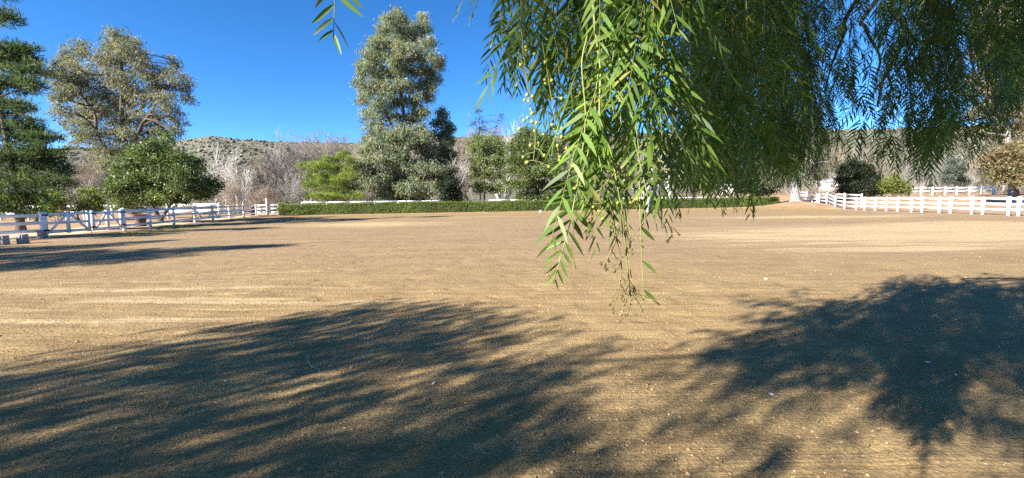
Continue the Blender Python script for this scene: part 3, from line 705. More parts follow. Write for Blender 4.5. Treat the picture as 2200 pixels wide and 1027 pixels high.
# bare trees ---------------------------------------------------------
def grow(p, d, L, r, lev, rng, out, maxlev, spread, up, kids, minr):
    n = 5 if lev < 2 else (4 if lev < 4 else 3)
    P = [p]; cur = p; dd = d
    for k in range(n):
        dd = norm(dd + rng.standard_normal(3) * .17 + np.array((0, 0, up * .12))); cur = cur + dd * L / n; P.append(cur)
    P = np.array(P); R = np.linspace(r, max(r * .55, minr), n + 1)
    out.append((P, R, lev))
    if lev >= maxlev: return
    for k in range(kids[lev]):
        i = n if k == 0 else int(rng.integers(max(1, n // 3), n + 1))
        t = norm(P[i] - P[i - 1]); q = norm(t + rdir(1, rng)[0] * spread * (.5 if k == 0 else 1.0) + np.array((0, 0, up * .25)))
        grow(P[i], q, L * rng.uniform(.55, .82), max(R[i] * rng.uniform(.5, .72), minr), lev + 1, rng, out, maxlev, spread, up, kids, minr)

def bare_proto(name, h, seed, trunkfrac=.22, stems=1, kids=(5, 4, 4, 4, 3), spread=.75, up=.6, r0=None, minr=.008, bark=None, twig=None, lean=.05, maxlev=5, split=3):
    rng = np.random.default_rng(seed); out = []
    r0 = r0 or h * .020
    for s in range(stems):
        d = norm(np.array((rng.normal(0, lean + .22 * (stems > 1)), rng.normal(0, lean + .22 * (stems > 1)), 1)))
        grow(np.array((rng.normal(0, .1) * (stems > 1), rng.normal(0, .1) * (stems > 1), -.1)), d, h * trunkfrac * 1.15, r0 * (1 if stems == 1 else .6), 0, rng, out, maxlev, spread, up, kids, minr)
    top = max(o[0][:, 2].max() for o in out); k = h / top
    mt, mw = MB(), MB()
    for P, R, lev in out:
        V, F = tube_geo(P * k, R, 7 if lev == 0 else (5 if lev < 3 else 3)); (mt if lev < split else mw).add(V, [F])
    return mt.mesh('trunk', bark or M_barkgrey, smooth=True), mw.mesh('twigs', twig or M_twig, smooth=True)

TW = [noise_mat('grey_twigs', (.21, .195, .175), (.34, .315, .285), 1.5, bump=0), M_twig, noise_mat('tan_twigs', (.25, .20, .14), (.38, .31, .225), 1.5, bump=0), noise_mat('umber_twigs', (.15, .115, .09), (.26, .205, .165), 1.5, bump=0), M_twig]
BP = [bare_proto('b', 10, 200 + i, twig=TW[i], bark=(M_barkgrey, M_bark)[i % 2], stems=1 if i % 3 else 2, kids=(5, 4, 4, 3, 3), spread=.9, maxlev=5, minr=.0115) for i in range(5)]
BPALE = bare_proto('w', 8, 231, trunkfrac=.34, kids=(4, 3, 3, 3, 2), spread=.8, up=.5, r0=.24, minr=.016, bark=M_barkpale, twig=M_twigpale, split=4)
BSHRUB = bare_proto('s', 4, 241, trunkfrac=.3, stems=9, kids=(4, 3, 3, 3), spread=.5, up=.9, r0=.03, minr=.006, bark=M_twigbrown, twig=M_twigbrown, maxlev=4, split=1)
def bare(name, label, proto, h0, px, Y, topy, rz, group=None, wide=1.0, cat='bare tree', basey=None):
    b = px_base(px, 430, Y); 
    if Y > 118: b[2] = float(hill_z(np.array(math.atan2(b[0], b[1])), np.array(math.hypot(b[0], b[1])))) - .2
    else: b[2] = float(ground_z(b[0], b[1])) - .05
    h = at(px, topy - ((24 if px > 600 or px < 390 else -14) if group else 0), Y)[2] - b[2]; s = h / h0
    root = thing(name, label, cat, b, group); root.rotation_euler = (0, 0, rz); root.scale = (s * wide, s * wide, s)
    link('trunk', proto[0], root); o = link('twigs', proto[1], root); o['kind'] = 'stuff'
    return root
bare('sycamore_tree', 'white barked bare sycamore with a forked crown right of the oak', BPALE, 8, 512, 56, 300, .6, wide=.75)
bare('sycamore_tree', 'broken white bare trunk leaning just left of the forked white sycamore', BPALE, 8, 484, 60, 332, 2.2, wide=.5)
bare('sycamore_tree', 'slim white barked sapling rising through the brown shrub by the left fence', BPALE, 8, 520, 47, 372, 4.0, wide=.35)
bare('sycamore_tree', 'bare sycamore with a straight white trunk right of the tallest gum', BPALE, 8, 990, 58, 330, 1.2, wide=.6)
bare('sycamore_tree', 'pale trunked bare sycamore behind the hedge under the hanging panicle', BPALE, 8, 1440, 60, 300, 5.0, wide=.6)
bare('sycamore_tree', 'reddish topped bare tree against the sky left of the near sprays', BPALE, 8, 1085, 78, 248, 2.6, wide=.5)
bare('shrub', 'brown leafless multi stemmed shrub between oak and hedge behind the fence', BSHRUB, 4, 497, 44, 368, 0.4, cat='bare shrub', wide=1.2)
bare('shrub', 'low brown leafless shrub left of the hedge end', BSHRUB, 4, 545, 54, 395, 1.4, cat='bare shrub', wide=1.5)
bare('shrub', 'tan leafless shrub at the left end of the hedge beneath the pale bare trees', BSHRUB, 4, 580, 58, 385, 2.4, cat='bare shrub', wide=1.6)
bare('bare_tree', 'bare pale grey tree with forked trunks at the left end of the hedge', BP[0], 10, 618, 58, 345, 1.0, wide=1.1)
bare('bare_tree', 'small grey bare tree behind the double gate', BP[3], 10, 170, 39, 385, 2.0, wide=1.1)
bare('bare_tree', 'tall bare tree with dark upright limbs left of the bushy green pine', BP[1], 10, 660, 84, 288, .3, wide=.9)
bare('bare_tree', 'bare tree with a dark fork between the green pine and the tallest gum', BP[2], 10, 752, 88, 290, 4.3, wide=.8)
rb = random.Random(5)
GB = 'bare grey trees along the foot of the hill'
for i, (px, Y, ty) in enumerate([(395, 100, 322), (430, 82, 345), (460, 96, 335), (550, 78, 330), (575, 104, 318), (600, 88, 312), (630, 108, 300), (645, 74, 335), (695, 100, 300), (715, 112, 305), (735, 78, 320), (775, 96, 300), (180, 70, 335), (215, 80, 345), (150, 90, 340), (250, 95, 350),
                                 (970, 104, 280), (985, 92, 275), (1010, 96, 300), (1075, 90, 280), (1090, 100, 270), (1230, 90, 300), (1280, 84, 310), (1330, 96, 300), (1385, 78, 330), (1420, 100, 305), (1480, 110, 318), (1560, 84, 330), (1590, 96, 320), (1660, 88, 330), (1690, 102, 320), (1750, 92, 330),
                                 (1790, 106, 330), (1880, 90, 345), (1950, 100, 335), (1980, 88, 350), (2020, 98, 330), (2085, 92, 340), (2110, 104, 335), (2150, 84, 345), (520, 92, 340), (565, 96, 322), (590, 112, 305), (615, 78, 330), (640, 96, 300), (680, 108, 300), (705, 86, 318), (730, 98, 305), (765, 108, 298), (480, 104, 330), (505, 112, 322), (445, 110, 330), (20, 84, 345), (80, 92, 350), (670, 68, 370), (790, 70, 350), (1120, 72, 330)]):
    bare('bare_tree', 'bare grey tree in the leafless belt along the foot of the hill', BP[i % 5], 10, px, Y, ty, rb.random() * 6.28, GB, rb.uniform(.95, 1.35))
# low leafless thicket under them
def thicket():
    rng = np.random.default_rng(77); mb = MB(); n = 9000
    Y = rng.uniform(62, 125, n); px = rng.uniform(-100, 2300, n); x = (px - 1100) / FPX * Y
    k = vnoise(x * .09, Y * .09, 51) > .34; x, Y = x[k], Y[k]; n = len(x)
    h = rng.uniform(.6, 2.6, n) * (.5 + vnoise(x * .12, Y * .12, 52)); z = ground_z(x, Y)
    D = norm(np.stack((rng.normal(0, .45, n), rng.normal(0, .45, n), np.ones(n)), -1))
    for s in range(3):
        C = np.stack((x, Y, z), -1) + D * (h * s * .22)[:, None]
        leaves4(mb, C, norm(D + rng.standard_normal((n, 3)) * .35), rdir(n, rng), h * (1 - .2 * s), .05, pal3(n, [(.27, .23, .185), (.36, .31, .255), (.22, .18, .14), (.30, .245, .18)], .15, rng))
    tag(link('undergrowth', mb.mesh('undergrowth', M_leaf)), 'leafless brown and grey undergrowth below the bare trees', kind='stuff')
thicket()

# ------------------------------------------------------------------ hedge
def build_hedge():
    A = gp(598, 463); A[2] = 0; Bq = np.array((37.0, 59.5, 0)); A = np.array((A[0], A[1], 0))
    d = norm(Bq - A); nrm = np.array((d[1], -d[0], 0)); Lg = np.linalg.norm(Bq - A); H, W = 1.24, 1.0
    root = thing('hedge', 'long clipped green hedge across the far end of the arena', 'hedge', A + d * Lg / 2)
    rng = np.random.default_rng(31)
    def pt(s, w, z):                                     # s along, w from front, z up
        wob = .16 * fbm(s * .9, z * 1.4, 2, 61); top = 1 + .075 * fbm(s * .8, s * 0, 4, 62)
        P = A[None] + d[None] * s[:, None] - nrm[None] * (w + wob)[:, None]; P[:, 2] = z * top + ground_z(P[:, 0], P[:, 1]); return P
    mb = MB(); nf = 30000
    s = rng.random(nf) * Lg; z = rng.random(nf) ** .9 * H; w = np.abs(rng.normal(0, .07, nf))
    dens = vnoise(s * 1.6, z * 3, 63) + .4 * rng.random(nf) > .42; s, z, w = s[dens], z[dens], w[dens]; nf = len(s)
    Nn = norm(nrm[None] + rng.standard_normal((nf, 3)) * .75 + np.array((0, 0, .3)))
    D = norm(np.cross(Nn, rdir(nf, rng)) + np.array((0, 0, .35)))
    cols = pal3(nf, [(.10, .175, .022), (.14, .215, .03), (.18, .235, .04), (.065, .115, .018), (.22, .22, .06)], .18, rng)
    pat = vnoise(s * .35, s * 0, 64)[:, None]; cols = cols * (.8 + .5 * pat)
    leaves4(mb, pt(s, w, z), D, Nn, rng.uniform(.06, .12, nf), rng.uniform(.045, .08, nf), cols, .05)
    nt = 16000; s = rng.random(nt) * Lg; w = rng.random(nt) * W; z = H + rng.normal(0, .03, nt)
    Nn = norm(np.array((0, 0, 1.0)) + rng.standard_normal((nt, 3)) * .6); D = norm(np.cross(Nn, rdir(nt, rng)) + np.array((0, 0, .3)))
    leaves4(mb, pt(s, w, z), D, Nn, rng.uniform(.06, .13, nt), rng.uniform(.045, .08, nt), pal3(nt, [(.12, .19, .03), (.165, .235, .045), (.20, .24, .055)], .18, rng), .05)
    nl = 2200; s = rng.random(nl) * Lg; w = -np.abs(rng.normal(0, .22, nl)); z = np.abs(rng.normal(0, .04, nl)) * (1 + 2 * (vnoise(s * .7, s * 0, 66) > .62))
    Nn = norm(rng.standard_normal((nl, 3)) + np.array((0, 0, .8))); leaves4(mb, pt(s, w, z), rdir(nl, rng), Nn, rng.uniform(.05, .11, nl), rng.uniform(.04, .07, nl), pal3(nl, [(.10, .15, .03), (.22, .15, .08), (.30, .22, .12), (.14, .17, .04)], .18, rng), .05)
    for side in (0, 1):
        ne = 500; s = np.full(ne, 0.0 if side == 0 else Lg) + rng.normal(0, .04, ne); w = rng.random(ne) * W; z = rng.random(ne) * H
        Nn = norm(d[None] * (-1 if side == 0 else 1) + rng.standard_normal((ne, 3)) * .6); D = norm(np.cross(Nn, rdir(ne, rng)))
        leaves4(mb, pt(s, w, z), D, Nn, .1, .07, pal3(ne, [(.075, .125, .02), (.10, .15, .028)], .18, rng), .05)
    part('foliage', root, mb, M_leaf, kind='stuff')
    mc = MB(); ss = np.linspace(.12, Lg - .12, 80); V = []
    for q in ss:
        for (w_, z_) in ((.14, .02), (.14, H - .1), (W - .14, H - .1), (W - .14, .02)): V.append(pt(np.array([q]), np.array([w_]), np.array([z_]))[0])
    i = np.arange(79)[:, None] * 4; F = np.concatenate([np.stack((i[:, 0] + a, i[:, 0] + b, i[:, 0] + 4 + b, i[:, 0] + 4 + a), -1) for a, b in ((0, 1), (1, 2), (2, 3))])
    mc.add(V, [F]); part('stems', root, mc, noise_mat('hedge_inside', (.02, .022, .010), (.06, .065, .025), 9, bump=.8, bscale=25))  # plain dark core box behind the leaves, darkening the gaps between them
build_hedge()

# ------------------------------------------------------------------ fences
def post_mesh(w, h):
    mb = MB(); V, F = box_geo((-w / 2, -w / 2, -.25), (w / 2, w / 2, h)); mb.add(V, [F])
    c = w * .60; V, F = box_geo((-c, -c, h), (c, c, h + .035)); mb.add(V, [F])
    mb.add([(-c * .9, -c * .9, h + .035), (c * .9, -c * .9, h + .035), (c * .9, c * .9, h + .035), (-c * .9, c * .9, h + .035), (0, 0, h + .085)], [np.array([(0, 1, 4), (1, 2, 4), (2, 3, 4), (3, 0, 4)])])
    return mb.mesh('post', M_white)
PM = {}
def get_post(w, h):
    k = (round(w, 3), round(h, 3))
    if k not in PM: PM[k] = post_mesh(w, h)
    return PM[k]

def fence(name, label, pts, h=1.25, rails=(.30, .72, 1.14), w=.14, rh=.145, th=.04, last=True, first=True, zf=ground_z, postmask=None):
    pts = [np.array((p[0], p[1], float(zf(p[0], p[1])))) for p in pts]
    root = thing(name, label, 'fence', pts[len(pts) // 2])
    base = np.array(root.location); ang = []
    for i, p in enumerate(pts):
        q = pts[min(i + 1, len(pts) - 1)] - pts[max(i - 1, 0)]; a = math.atan2(q[1], q[0])
        if (i == 0 and not first) or (i == len(pts) - 1 and not last): continue
        if postmask and not postmask[i]: continue
        o = link('post', get_post(w, h + .05 * math.sin(i * 2.3) * .5), root, p - base); o.rotation_euler = (random.gauss(0, .008), random.gauss(0, .008), a)
    for a, b in zip(pts[:-1], pts[1:]):
        d = norm(b - a)
        for r in rails:
            mb = MB(); V, F = bar_geo(a + d * w * .5 + np.array((0, 0, r + random.gauss(0, .006))), b - d * w * .5 + np.array((0, 0, r + random.gauss(0, .006))), th, rh); mb.add(V, [F])
            part('rail', root, mb, M_white)
    return root

def on_line(px, A, B):                                   # where the plan line A-B crosses the sight line through column px
    d = raydir(px, 435); d = d[:2]; A = np.array(A[:2]); B = np.array(B[:2]); e = B - A
    M = np.array(((d[0], -e[0]), (d[1], -e[1]))); t = np.linalg.solve(M, A); return A + e * t[1]

LA = gp(262, 497); LB = gp(549, 463.5)
LF = [on_line(p, LA, LB) for p in (262, 318, 370, 416, 455, 491, 522, 549)]
fence('white_fence', 'white three rail fence along the left side of the arena', LF, h=1.25)
E = gp(600, 462.5); Mq = LF[-1]; E2 = on_line(574, Mq, E[:2])
f2 = fence('white_fence', 'short white fence panel turning across beside the left end of the hedge', [Mq + (E2 - Mq) * .04, E2, E[:2]], h=1.28, rails=(.36, .76, 1.16), rh=.19, w=.15, first=False)
mb = MB(); p = np.array((E2[0] + .02, E2[1] - .16, 0)); V, F = box_geo((p[0] - .05, p[1] - .05, -.2), (p[0] + .05, p[1] + .05, 1.95)); mb.add(V, [F])
tag(link('pole', mb.mesh('pole', M_white, p), loc=p), 'slim white pole standing taller than the short panel at the hedge end', 'pole')

# gate and the rail panel left of it -----------------------------------
def gate(name, label, A, B, zb, hinge_at):
    A = np.array((A[0], A[1], 0.)); B = np.array((B[0], B[1], 0.)); d = norm(B - A); Lg = np.linalg.norm(B - A)
    root = thing(name, label, 'gate', (A + B) / 2); ang = math.atan2(d[1], d[0]); base = np.array(root.location)
    H = 1.02; zz = np.array((0, 0, 1.0))
    ts = (0.12, Lg * .5, Lg - .12)
    for i, t in enumerate(ts):
        mb = MB(); V, F = box_geo((-.06, -.05, zb), (.06, .05, zb + H + .06)); mb.add(V, [F])
        o = link('stile', mb.mesh('stile', M_white), root, A + d * t - base); o.rotation_euler = (0, 0, ang)
    for r in (zb + .10, zb + .53, zb + .95):
        for a, b in ((ts[0], ts[1]), (ts[1], ts[2])):
            mb = MB(); V, F = bar_geo(A + d * (a + .06) + zz * r, A + d * (b - .06) + zz * r, .045, .125); mb.add(V, [F]); part('rail', root, mb, M_white)
    s = np.array((d[1], -d[0], 0)) * .045
    for a, b in ((ts[0] + .1, ts[1] - .08), (ts[2] - .1, ts[1] + .08)):
        mb = MB(); V, F = bar_geo(A + d * a + zz * (zb + .12) + s, A + d * b + zz * (zb + .92) + s, .03, .10); mb.add(V, [F]); part('brace', root, mb, M_white)
    for t in hinge_at:
        for z in (zb + .2, zb + .93):
            mb = MB(); V, F = bar_geo(A + d * (t - .14) + zz * z + s * 1.9, A + d * (t + .14) + zz * z + s * 1.9, .03, .075); mb.add(V, [F]); part('hinge', root, mb, M_black)
    return root
G0 = gp(92, 512)[:2]; G2 = LF[0]; G1 = on_line(190, G0, G2)
gate('gate', 'left leaf of the white double gate with diagonal braces, next to the cinder block', G0 + (G1 - G0) * .03, G1, .16, (.05,))
gate('gate', 'right leaf of the white double gate with diagonal braces, next to the long fence', G1 + (G2 - G1) * .01, G2 - (G2 - G1) * .02, .16, (np.linalg.norm(G2 - G1) - .1, .06))
mb = MB(); p = np.array((G1[0] + .05, G1[1] - .05, 0)); V, F = tube_geo([(p[0], p[1], -.05), (p[0], p[1], .42)], [.012, .012], 6); mb.add(V, [F])
tag(link('drop_rod', mb.mesh('drop_rod', M_black, p), loc=p), 'thin dark drop rod under the meeting stiles of the double gate', 'gate rod')
dirL = norm(np.array((G0[0] - G2[0], G0[1] - G2[1], 0)))[:2]
PL = [gp(-150, 545)[:2], gp(-40, 530)[:2], G0]
PLm = [np.array((G0[0] + .02 - (2 - i) * .9, G0[1] - (2 - i) * 2.2)) for i in range(3)]
fence('white_fence', 'white rail panel left of the gate raised on grey cinder blocks', PLm, h=1.20, rails=(.36, .73, 1.08), w=.11, zf=lambda x, y: 0.0)

# cinder blocks ---------------------------------------------------------
def cinder(p, rz, label):
    mb = MB(); L, W, H, t = .39, .19, .185, .035
    for a, b in (((-L / 2, -W / 2, 0), (L / 2, -W / 2 + t, H)), ((-L / 2, W / 2 - t, 0), (L / 2, W / 2, H)), ((-L / 2, -W / 2 + t, 0), (-L / 2 + t, W / 2 - t, H)),
                 ((-t / 2, -W / 2 + t, 0), (t / 2, W / 2 - t, H)), ((L / 2 - t, -W / 2 + t, 0), (L / 2, W / 2 - t, H))):
        V, F = box_geo(a, b); mb.add(V, [F])
    o = link('cinder_block', mb.mesh('cinder_block', M_block), loc=p); o.rotation_euler = (0, 0, rz); return tag(o, label, 'cinder block', 'cinder blocks under the left rail panel')
for px, py, lab in ((8, 526, 'pair at the left edge of the picture'), (50, 523, 'middle pair left of the gate post'), (92, 519, 'pair under the white gate post')):
    p = G0 if px == 92 else gp(px, py)
    for k in (0, 1): cinder((p[0], p[1], .003 + k * .187), rad(110 + 4 * k), ('lower' if k == 0 else 'upper') + ' cinder block, ' + lab)

# right fence --------------------------------------------------------------
RA = gp(1840, 451)[:2]; RB = gp(2190, 464)[:2]
cols_ = (1840, 1858, 1881, 1905, 1929, 1959, 1982, 2019, 2043, 2089, 2113, 2168, 2190, 2262)
RF = [on_line(c, RA, RB) for c in cols_]
fence('white_fence', 'long sunlit white three rail fence along the right side', RF, h=1.25, rails=(.40, .78, 1.16), w=.17, rh=.165)
SQ = at(1718, 440, 63)[:2]; SP = [RA + (SQ - RA) * t for t in (0.02, .16, .30, .44, .58, .72, .86, 1.0)]
fence('white_fence', 'white rail fence running back from the right corner into the shade of the mound tree', SP, h=1.25, rails=(.34, .74, 1.14), w=.15, first=False)
SQ2 = at(1712, 436, 72)[:2]; RA2 = at(1850, 440, 50)[:2]
fence('white_fence', 'second parallel white fence just behind the shaded corner fence', [RA2 + (SQ2 - RA2) * t for t in (0, .2, .4, .6, .8, 1.0)], h=1.5, rails=(.5, .95, 1.40), w=.15)
# farther fences
BF = [at(c, 420, 61)[:2] for c in (1952, 1978, 2003, 2030, 2055, 2082, 2107, 2133)]
fence('white_fence', 'farther white two rail fence on the bank at right beyond the long fence', BF, h=1.22, rails=(.62, 1.08), w=.17, rh=.17)
HB = [np.array((x, 55.6 + .13 * (x + 27))) for x in np.arange(-27, 36, 3.0)]
fence('white_fence', 'white rail fence just behind the hedge with only its top rail showing', HB, h=1.42, rails=(.55, .95, 1.40), w=.14, zf=lambda x, y: 0.0)
LB_ = [at(c, 447, 43)[:2] for c in (-60, 0, 60, 120, 180, 240, 300, 360, 420, 470)]
fence('white_fence', 'white fence with one deep top rail beyond the driveway at left', LB_, h=1.42, rails=(.72, 1.32), rh=.26, w=.16)
mb = MB(); p0 = at(455, 458, 46); p1 = at(520, 455, 50); V, F = tube_geo([(p0[0], p0[1], .5), (p1[0], p1[1], .5)], [.3, .3], 14); mb.add(V, [F])
tag(link('culvert_pipe', mb.mesh('culvert_pipe', M_white, (0, 0, 0), True)), 'fat white pipe lying low behind the left fence below the brown shrub', 'pipe')

# ------------------------------------------------------------------ small things by the left fence
def lathe(prof, n=18):
    P = np.array(prof, float); a = np.arange(n) * 2 * PI / n
    V = np.stack((P[:, None, 0] * np.cos(a), P[:, None, 0] * np.sin(a), np.repeat(P[:, 1:2], n, 1)), -1).reshape(-1, 3)
    i = np.arange(len(P) - 1)[:, None] * n; j = np.arange(n)[None]; F = np.stack((i + j, i + (j + 1) % n, i + n + (j + 1) % n, i + n + j), -1).reshape(-1, 4)
    return V, F
p = px_base(303, 485, 29.5)
r = thing('garden_urn', 'rust brown bowl on a thick dark pedestal under the oak behind the left fence', 'urn', (p[0], p[1], 0))
mb = MB(); V, F = lathe([(.02, .50), (.22, .52), (.40, .62), (.52, .80), (.54, .84), (.48, .84), (.36, .68), (.02, .60)]); mb.add(V + np.array(r.location), [F]); part('bowl', r, mb, M_terra, True)
mb = MB(); V, F = lathe([(.0, 0), (.34, 0), (.34, .06), (.30, .10), (.30, .44), (.33, .50), (.0, .50)], 12); mb.add(V + np.array(r.location), [F]); part('pedestal', r, mb, M_wood)
p = px_base(440, 465, 42)
r = thing('picnic_table', 'dark wooden table with benches in the shade behind the left fence', 'table', (p[0], p[1], 0)); L0 = np.array(r.location)
for k in range(5):
    mb = MB(); V, F = box_geo((-1.1, -.4 + k * .16, .72), (1.1, -.26 + k * .16, .76)); mb.add(V + L0, [F]); part('plank', r, mb, M_wood)
for s in (-1, 1):
    mb = MB(); V, F = box_geo((-1.1, s * .75 - .13, .42), (1.1, s * .75 + .13, .46)); mb.add(V + L0, [F]); part('bench', r, mb, M_wood)
    for e in (-.8, .8):
        mb = MB(); V, F = bar_geo(L0 + np.array((e, s * .7, 0)), L0 + np.array((e, s * .15, .72)), .05, .1); mb.add(V, [F]); part('leg', r, mb, M_wood)
p = px_base(545, 462, 50.5)
r = thing('barrel', 'navy blue barrel behind the last post of the left fence', 'barrel', (p[0], p[1], 0)); L0 = np.array(r.location)
mb = MB(); V, F = lathe([(.0, 0), (.29, 0), (.31, .05), (.31, .32), (.325, .34), (.31, .36), (.31, .68), (.325, .70), (.31, .72), (.31, 1.0), (.29, 1.02), (.0, 1.0)]); mb.add(V + L0, [F]); part('drum', r, mb, M_navy, True)
mb = MB(); V, F = lathe([(.0, 1.005), (.05, 1.005), (.05, 1.03), (.0, 1.03)], 8); mb.add(V + L0 + np.array((.15, 0, 0)), [F]); part('bung', r, mb, M_black)

# arena markers, boxes on the far side --------------------------------------
for (px, py, lab) in ((1549, 446, 'low white arena marker in front of the hedge near its right end'), (1161, 457, 'tiny white marker at the foot of the hedge beside the conifer')):
    p = gp(px, py); s = 1.0 if px > 1200 else .55
    r = thing('arena_marker', lab, 'marker', (p[0], p[1], 0)); L0 = np.array(r.location)
    mb = MB(); V, F = box_geo((-.22 * s, -.12 * s, 0), (.22 * s, .12 * s, .42 * s)); mb.add(V + L0, [F])
    mb.add(np.array([(-.22 * s, -.12 * s, .42 * s), (.22 * s, -.12 * s, .42 * s), (.22 * s, .12 * s, .42 * s), (-.22 * s, .12 * s, .42 * s), (-.14 * s, 0, .52 * s), (.14 * s, 0, .52 * s)]) + L0, [np.array([(0, 1, 5, 4), (2, 3, 4, 5)]), np.array([(1, 2, 5), (3, 0, 4)])])
    part('panel', r, mb, M_white); mb = MB(); V, F = box_geo((-.26 * s, -.16 * s, 0), (.26 * s, .16 * s, .05 * s)); mb.add(V + L0 + np.array((0, 0, .001)), [F]); part('foot', r, mb, M_white)
p = gp(1389, 455); fp = thing('white_post', 'white post with a cross cap standing in front of the hedge behind the near sprays', 'post', (p[0], p[1] - .3, 0)); L0 = np.array(fp.location)
mb = MB(); V, F = box_geo((-.14, -.14, -.2), (.14, .14, 1.55)); mb.add(V + L0, [F]); part('shaft', fp, mb, M_white)
mb = MB(); V, F = box_geo((-.32, -.09, 1.2), (-.143, .09, 1.36)); mb.add(V + L0, [F]); V, F = box_geo((.143, -.09, 1.2), (.32, .09, 1.36)); mb.add(V + L0, [F]); part('crosspiece', fp, mb, M_white)

def shed(label, px, Y, w, dpt, h, roofh, zoff=0):
    b = px_base(px, 430, Y); b[2] = float(ground_z(b[0], b[1])) + zoff
    r = thing('shed', label, 'shed', b); L0 = np.array(r.location)
    mb = MB(); V, F = box_geo((-w / 2, -dpt / 2, -.3), (w / 2, dpt / 2, h)); mb.add(V + L0, [F]); 
    mb.add(np.array([(-w / 2, -dpt / 2, h), (-w / 2, dpt / 2, h), (-w / 2, 0, h + roofh), (w / 2, -dpt / 2, h), (w / 2, dpt / 2, h), (w / 2, 0, h + roofh)]) + L0, [np.array([(0, 2, 1), (3, 4, 5)])])
    part('wall', r, mb, M_white)
    for s in (-1, 1):
        mb = MB(); V = np.array([(-w / 2 - .25, s * (dpt / 2 + .25), h - .12), (w / 2 + .25, s * (dpt / 2 + .25), h - .12), (w / 2 + .25, 0, h + roofh + .03), (-w / 2 - .25, 0, h + roofh + .03)])
        V = np.concatenate((V, V + np.array((0, 0, .07)))); F = np.array([(0, 1, 2, 3), (4, 5, 6, 7), (0, 1, 5, 4), (1, 2, 6, 5), (2, 3, 7, 6), (3, 0, 4, 7)]); mb.add(V + L0, [F]); part('roof', r, mb, M_metalroof)
    mb = MB(); V, F = box_geo((w * .18, -dpt / 2 - .03, 0), (w * .18 + .9, -dpt / 2 - .004, 2.0)); mb.add(V + L0, [F]); part('door', r, mb, M_metalroof)
    mb = MB(); V, F = box_geo((-w * .32, -dpt / 2 - .03, 1.1), (-w * .32 + 1.0, -dpt / 2 - .004, 1.8)); mb.add(V + L0, [F]); part('window', r, mb, M_glass)
shed('small white shed far behind the shaded corner fence', 1788, 112, 7, 4, 2.4, .8)
shed('small low white shed far beyond the hedge left of the mound tree', 1572, 104, 4.5, 3, 1.7, .5)

# stones and a dry stem on the sand --------------------------------------------
for k, (px, py, s, lab) in enumerate(((485, 819, .022, 'small white stone in the dappled shade at left'), (933, 824, .028, 'flat pale stone in the middle of the near shade'), (1645, 600, .05, 'pale stone in the sun right of the hanging panicle'),
                                     (2052, 806, .024, 'whitish stone in the dense shade at right'), (1658, 850, .026, 'elongated whitish stone at the edge of the right shade'), (1994, 777, .03, 'flat whitish stone above the others in the right shade'), (755, 790, .03, 'brown stone half buried in the left shade'))):
    p = gp(px, py); mb = MB(); lumps(mb, np.zeros((1, 3)), np.array([(s * .9, s * .55, s * .35)]), np.array([(.5, .5, .5)]), .2)
    o = link('stone', mb.mesh('stone', M_stone), loc=(p[0], p[1], float(ground_z(p[0], p[1])) + s * .25)); o.rotation_euler = (0, 0, k * 1.3); tag(o, lab, 'stone', 'stones lying on the sand')
pts = [gp(*q) for q in ((662, 758), (661, 775), (672, 788), (688, 795))]; pts = [np.array((q[0], q[1], float(ground_z(q[0], q[1])) + .012)) for q in pts]
mb = MB(); V, F = tube_geo(spline(pts, 14), np.full(14, .0022), 5); mb.add(V, [F]); tag(link('dry_stem', mb.mesh('dry_stem', M_stone, pts[0]), loc=pts[0]), 'thin pale curved dry stem lying on the shaded sand', 'stem')

# ------------------------------------------------------------------ the near pepper tree
DOWN = np.array((0, 0, -1.0))
class Fol:
    def __init__(s): s.a = []
    def add(s, *x): s.a.append(x)
    def cat(s): return [np.concatenate(c) for c in zip(*s.a)]

def frond(p, T0, S, L, n, leafL, rng, a0=64, a1=30, curve=.22):
    t = np.linspace(.10, 1, n)[:, None]
    P = p + T0 * L * t + DOWN * L * curve * t * t
    T = norm(T0 + DOWN * 2 * curve * t); Sv = norm(S - T * (T @ S)[:, None]); Nf = np.cross(T, Sv)
    sd = np.where(np.arange(n) % 2 == 0, 1.0, -1.0)[:, None]
    an = np.radians(a0 + (a1 - a0) * t + rng.normal(0, 7, (n, 1)))
    D = norm(T * np.cos(an) + Sv * sd * np.sin(an) + Nf * rng.normal(0, .22, (n, 1)))
    env = np.sin(np.clip(.30 + .62 * t, 0, 1) * PI) ** .6; env = np.clip(env, .35, 1)
    Ll = leafL * env[:, 0] * rng.uniform(.82, 1.12, n)
    Nn = norm(Nf + rng.standard_normal((n, 3)) * .35)
    B = T * .22 + DOWN * .12 + Nf * rng.normal(0, .08, (n, 1))
    return P, D, Nn, Ll, B

def twig_path(p0, p1, n=12, wob=.03, rng=RNG):
    p0 = np.asarray(p0); p1 = np.asarray(p1); L = np.linalg.norm(p1 - p0)
    return spline([p0, p0 * .66 + p1 * .34 + rng.standard_normal(3) * wob * L, p0 * .33 + p1 * .67 + rng.standard_normal(3) * wob * L, p1], n)

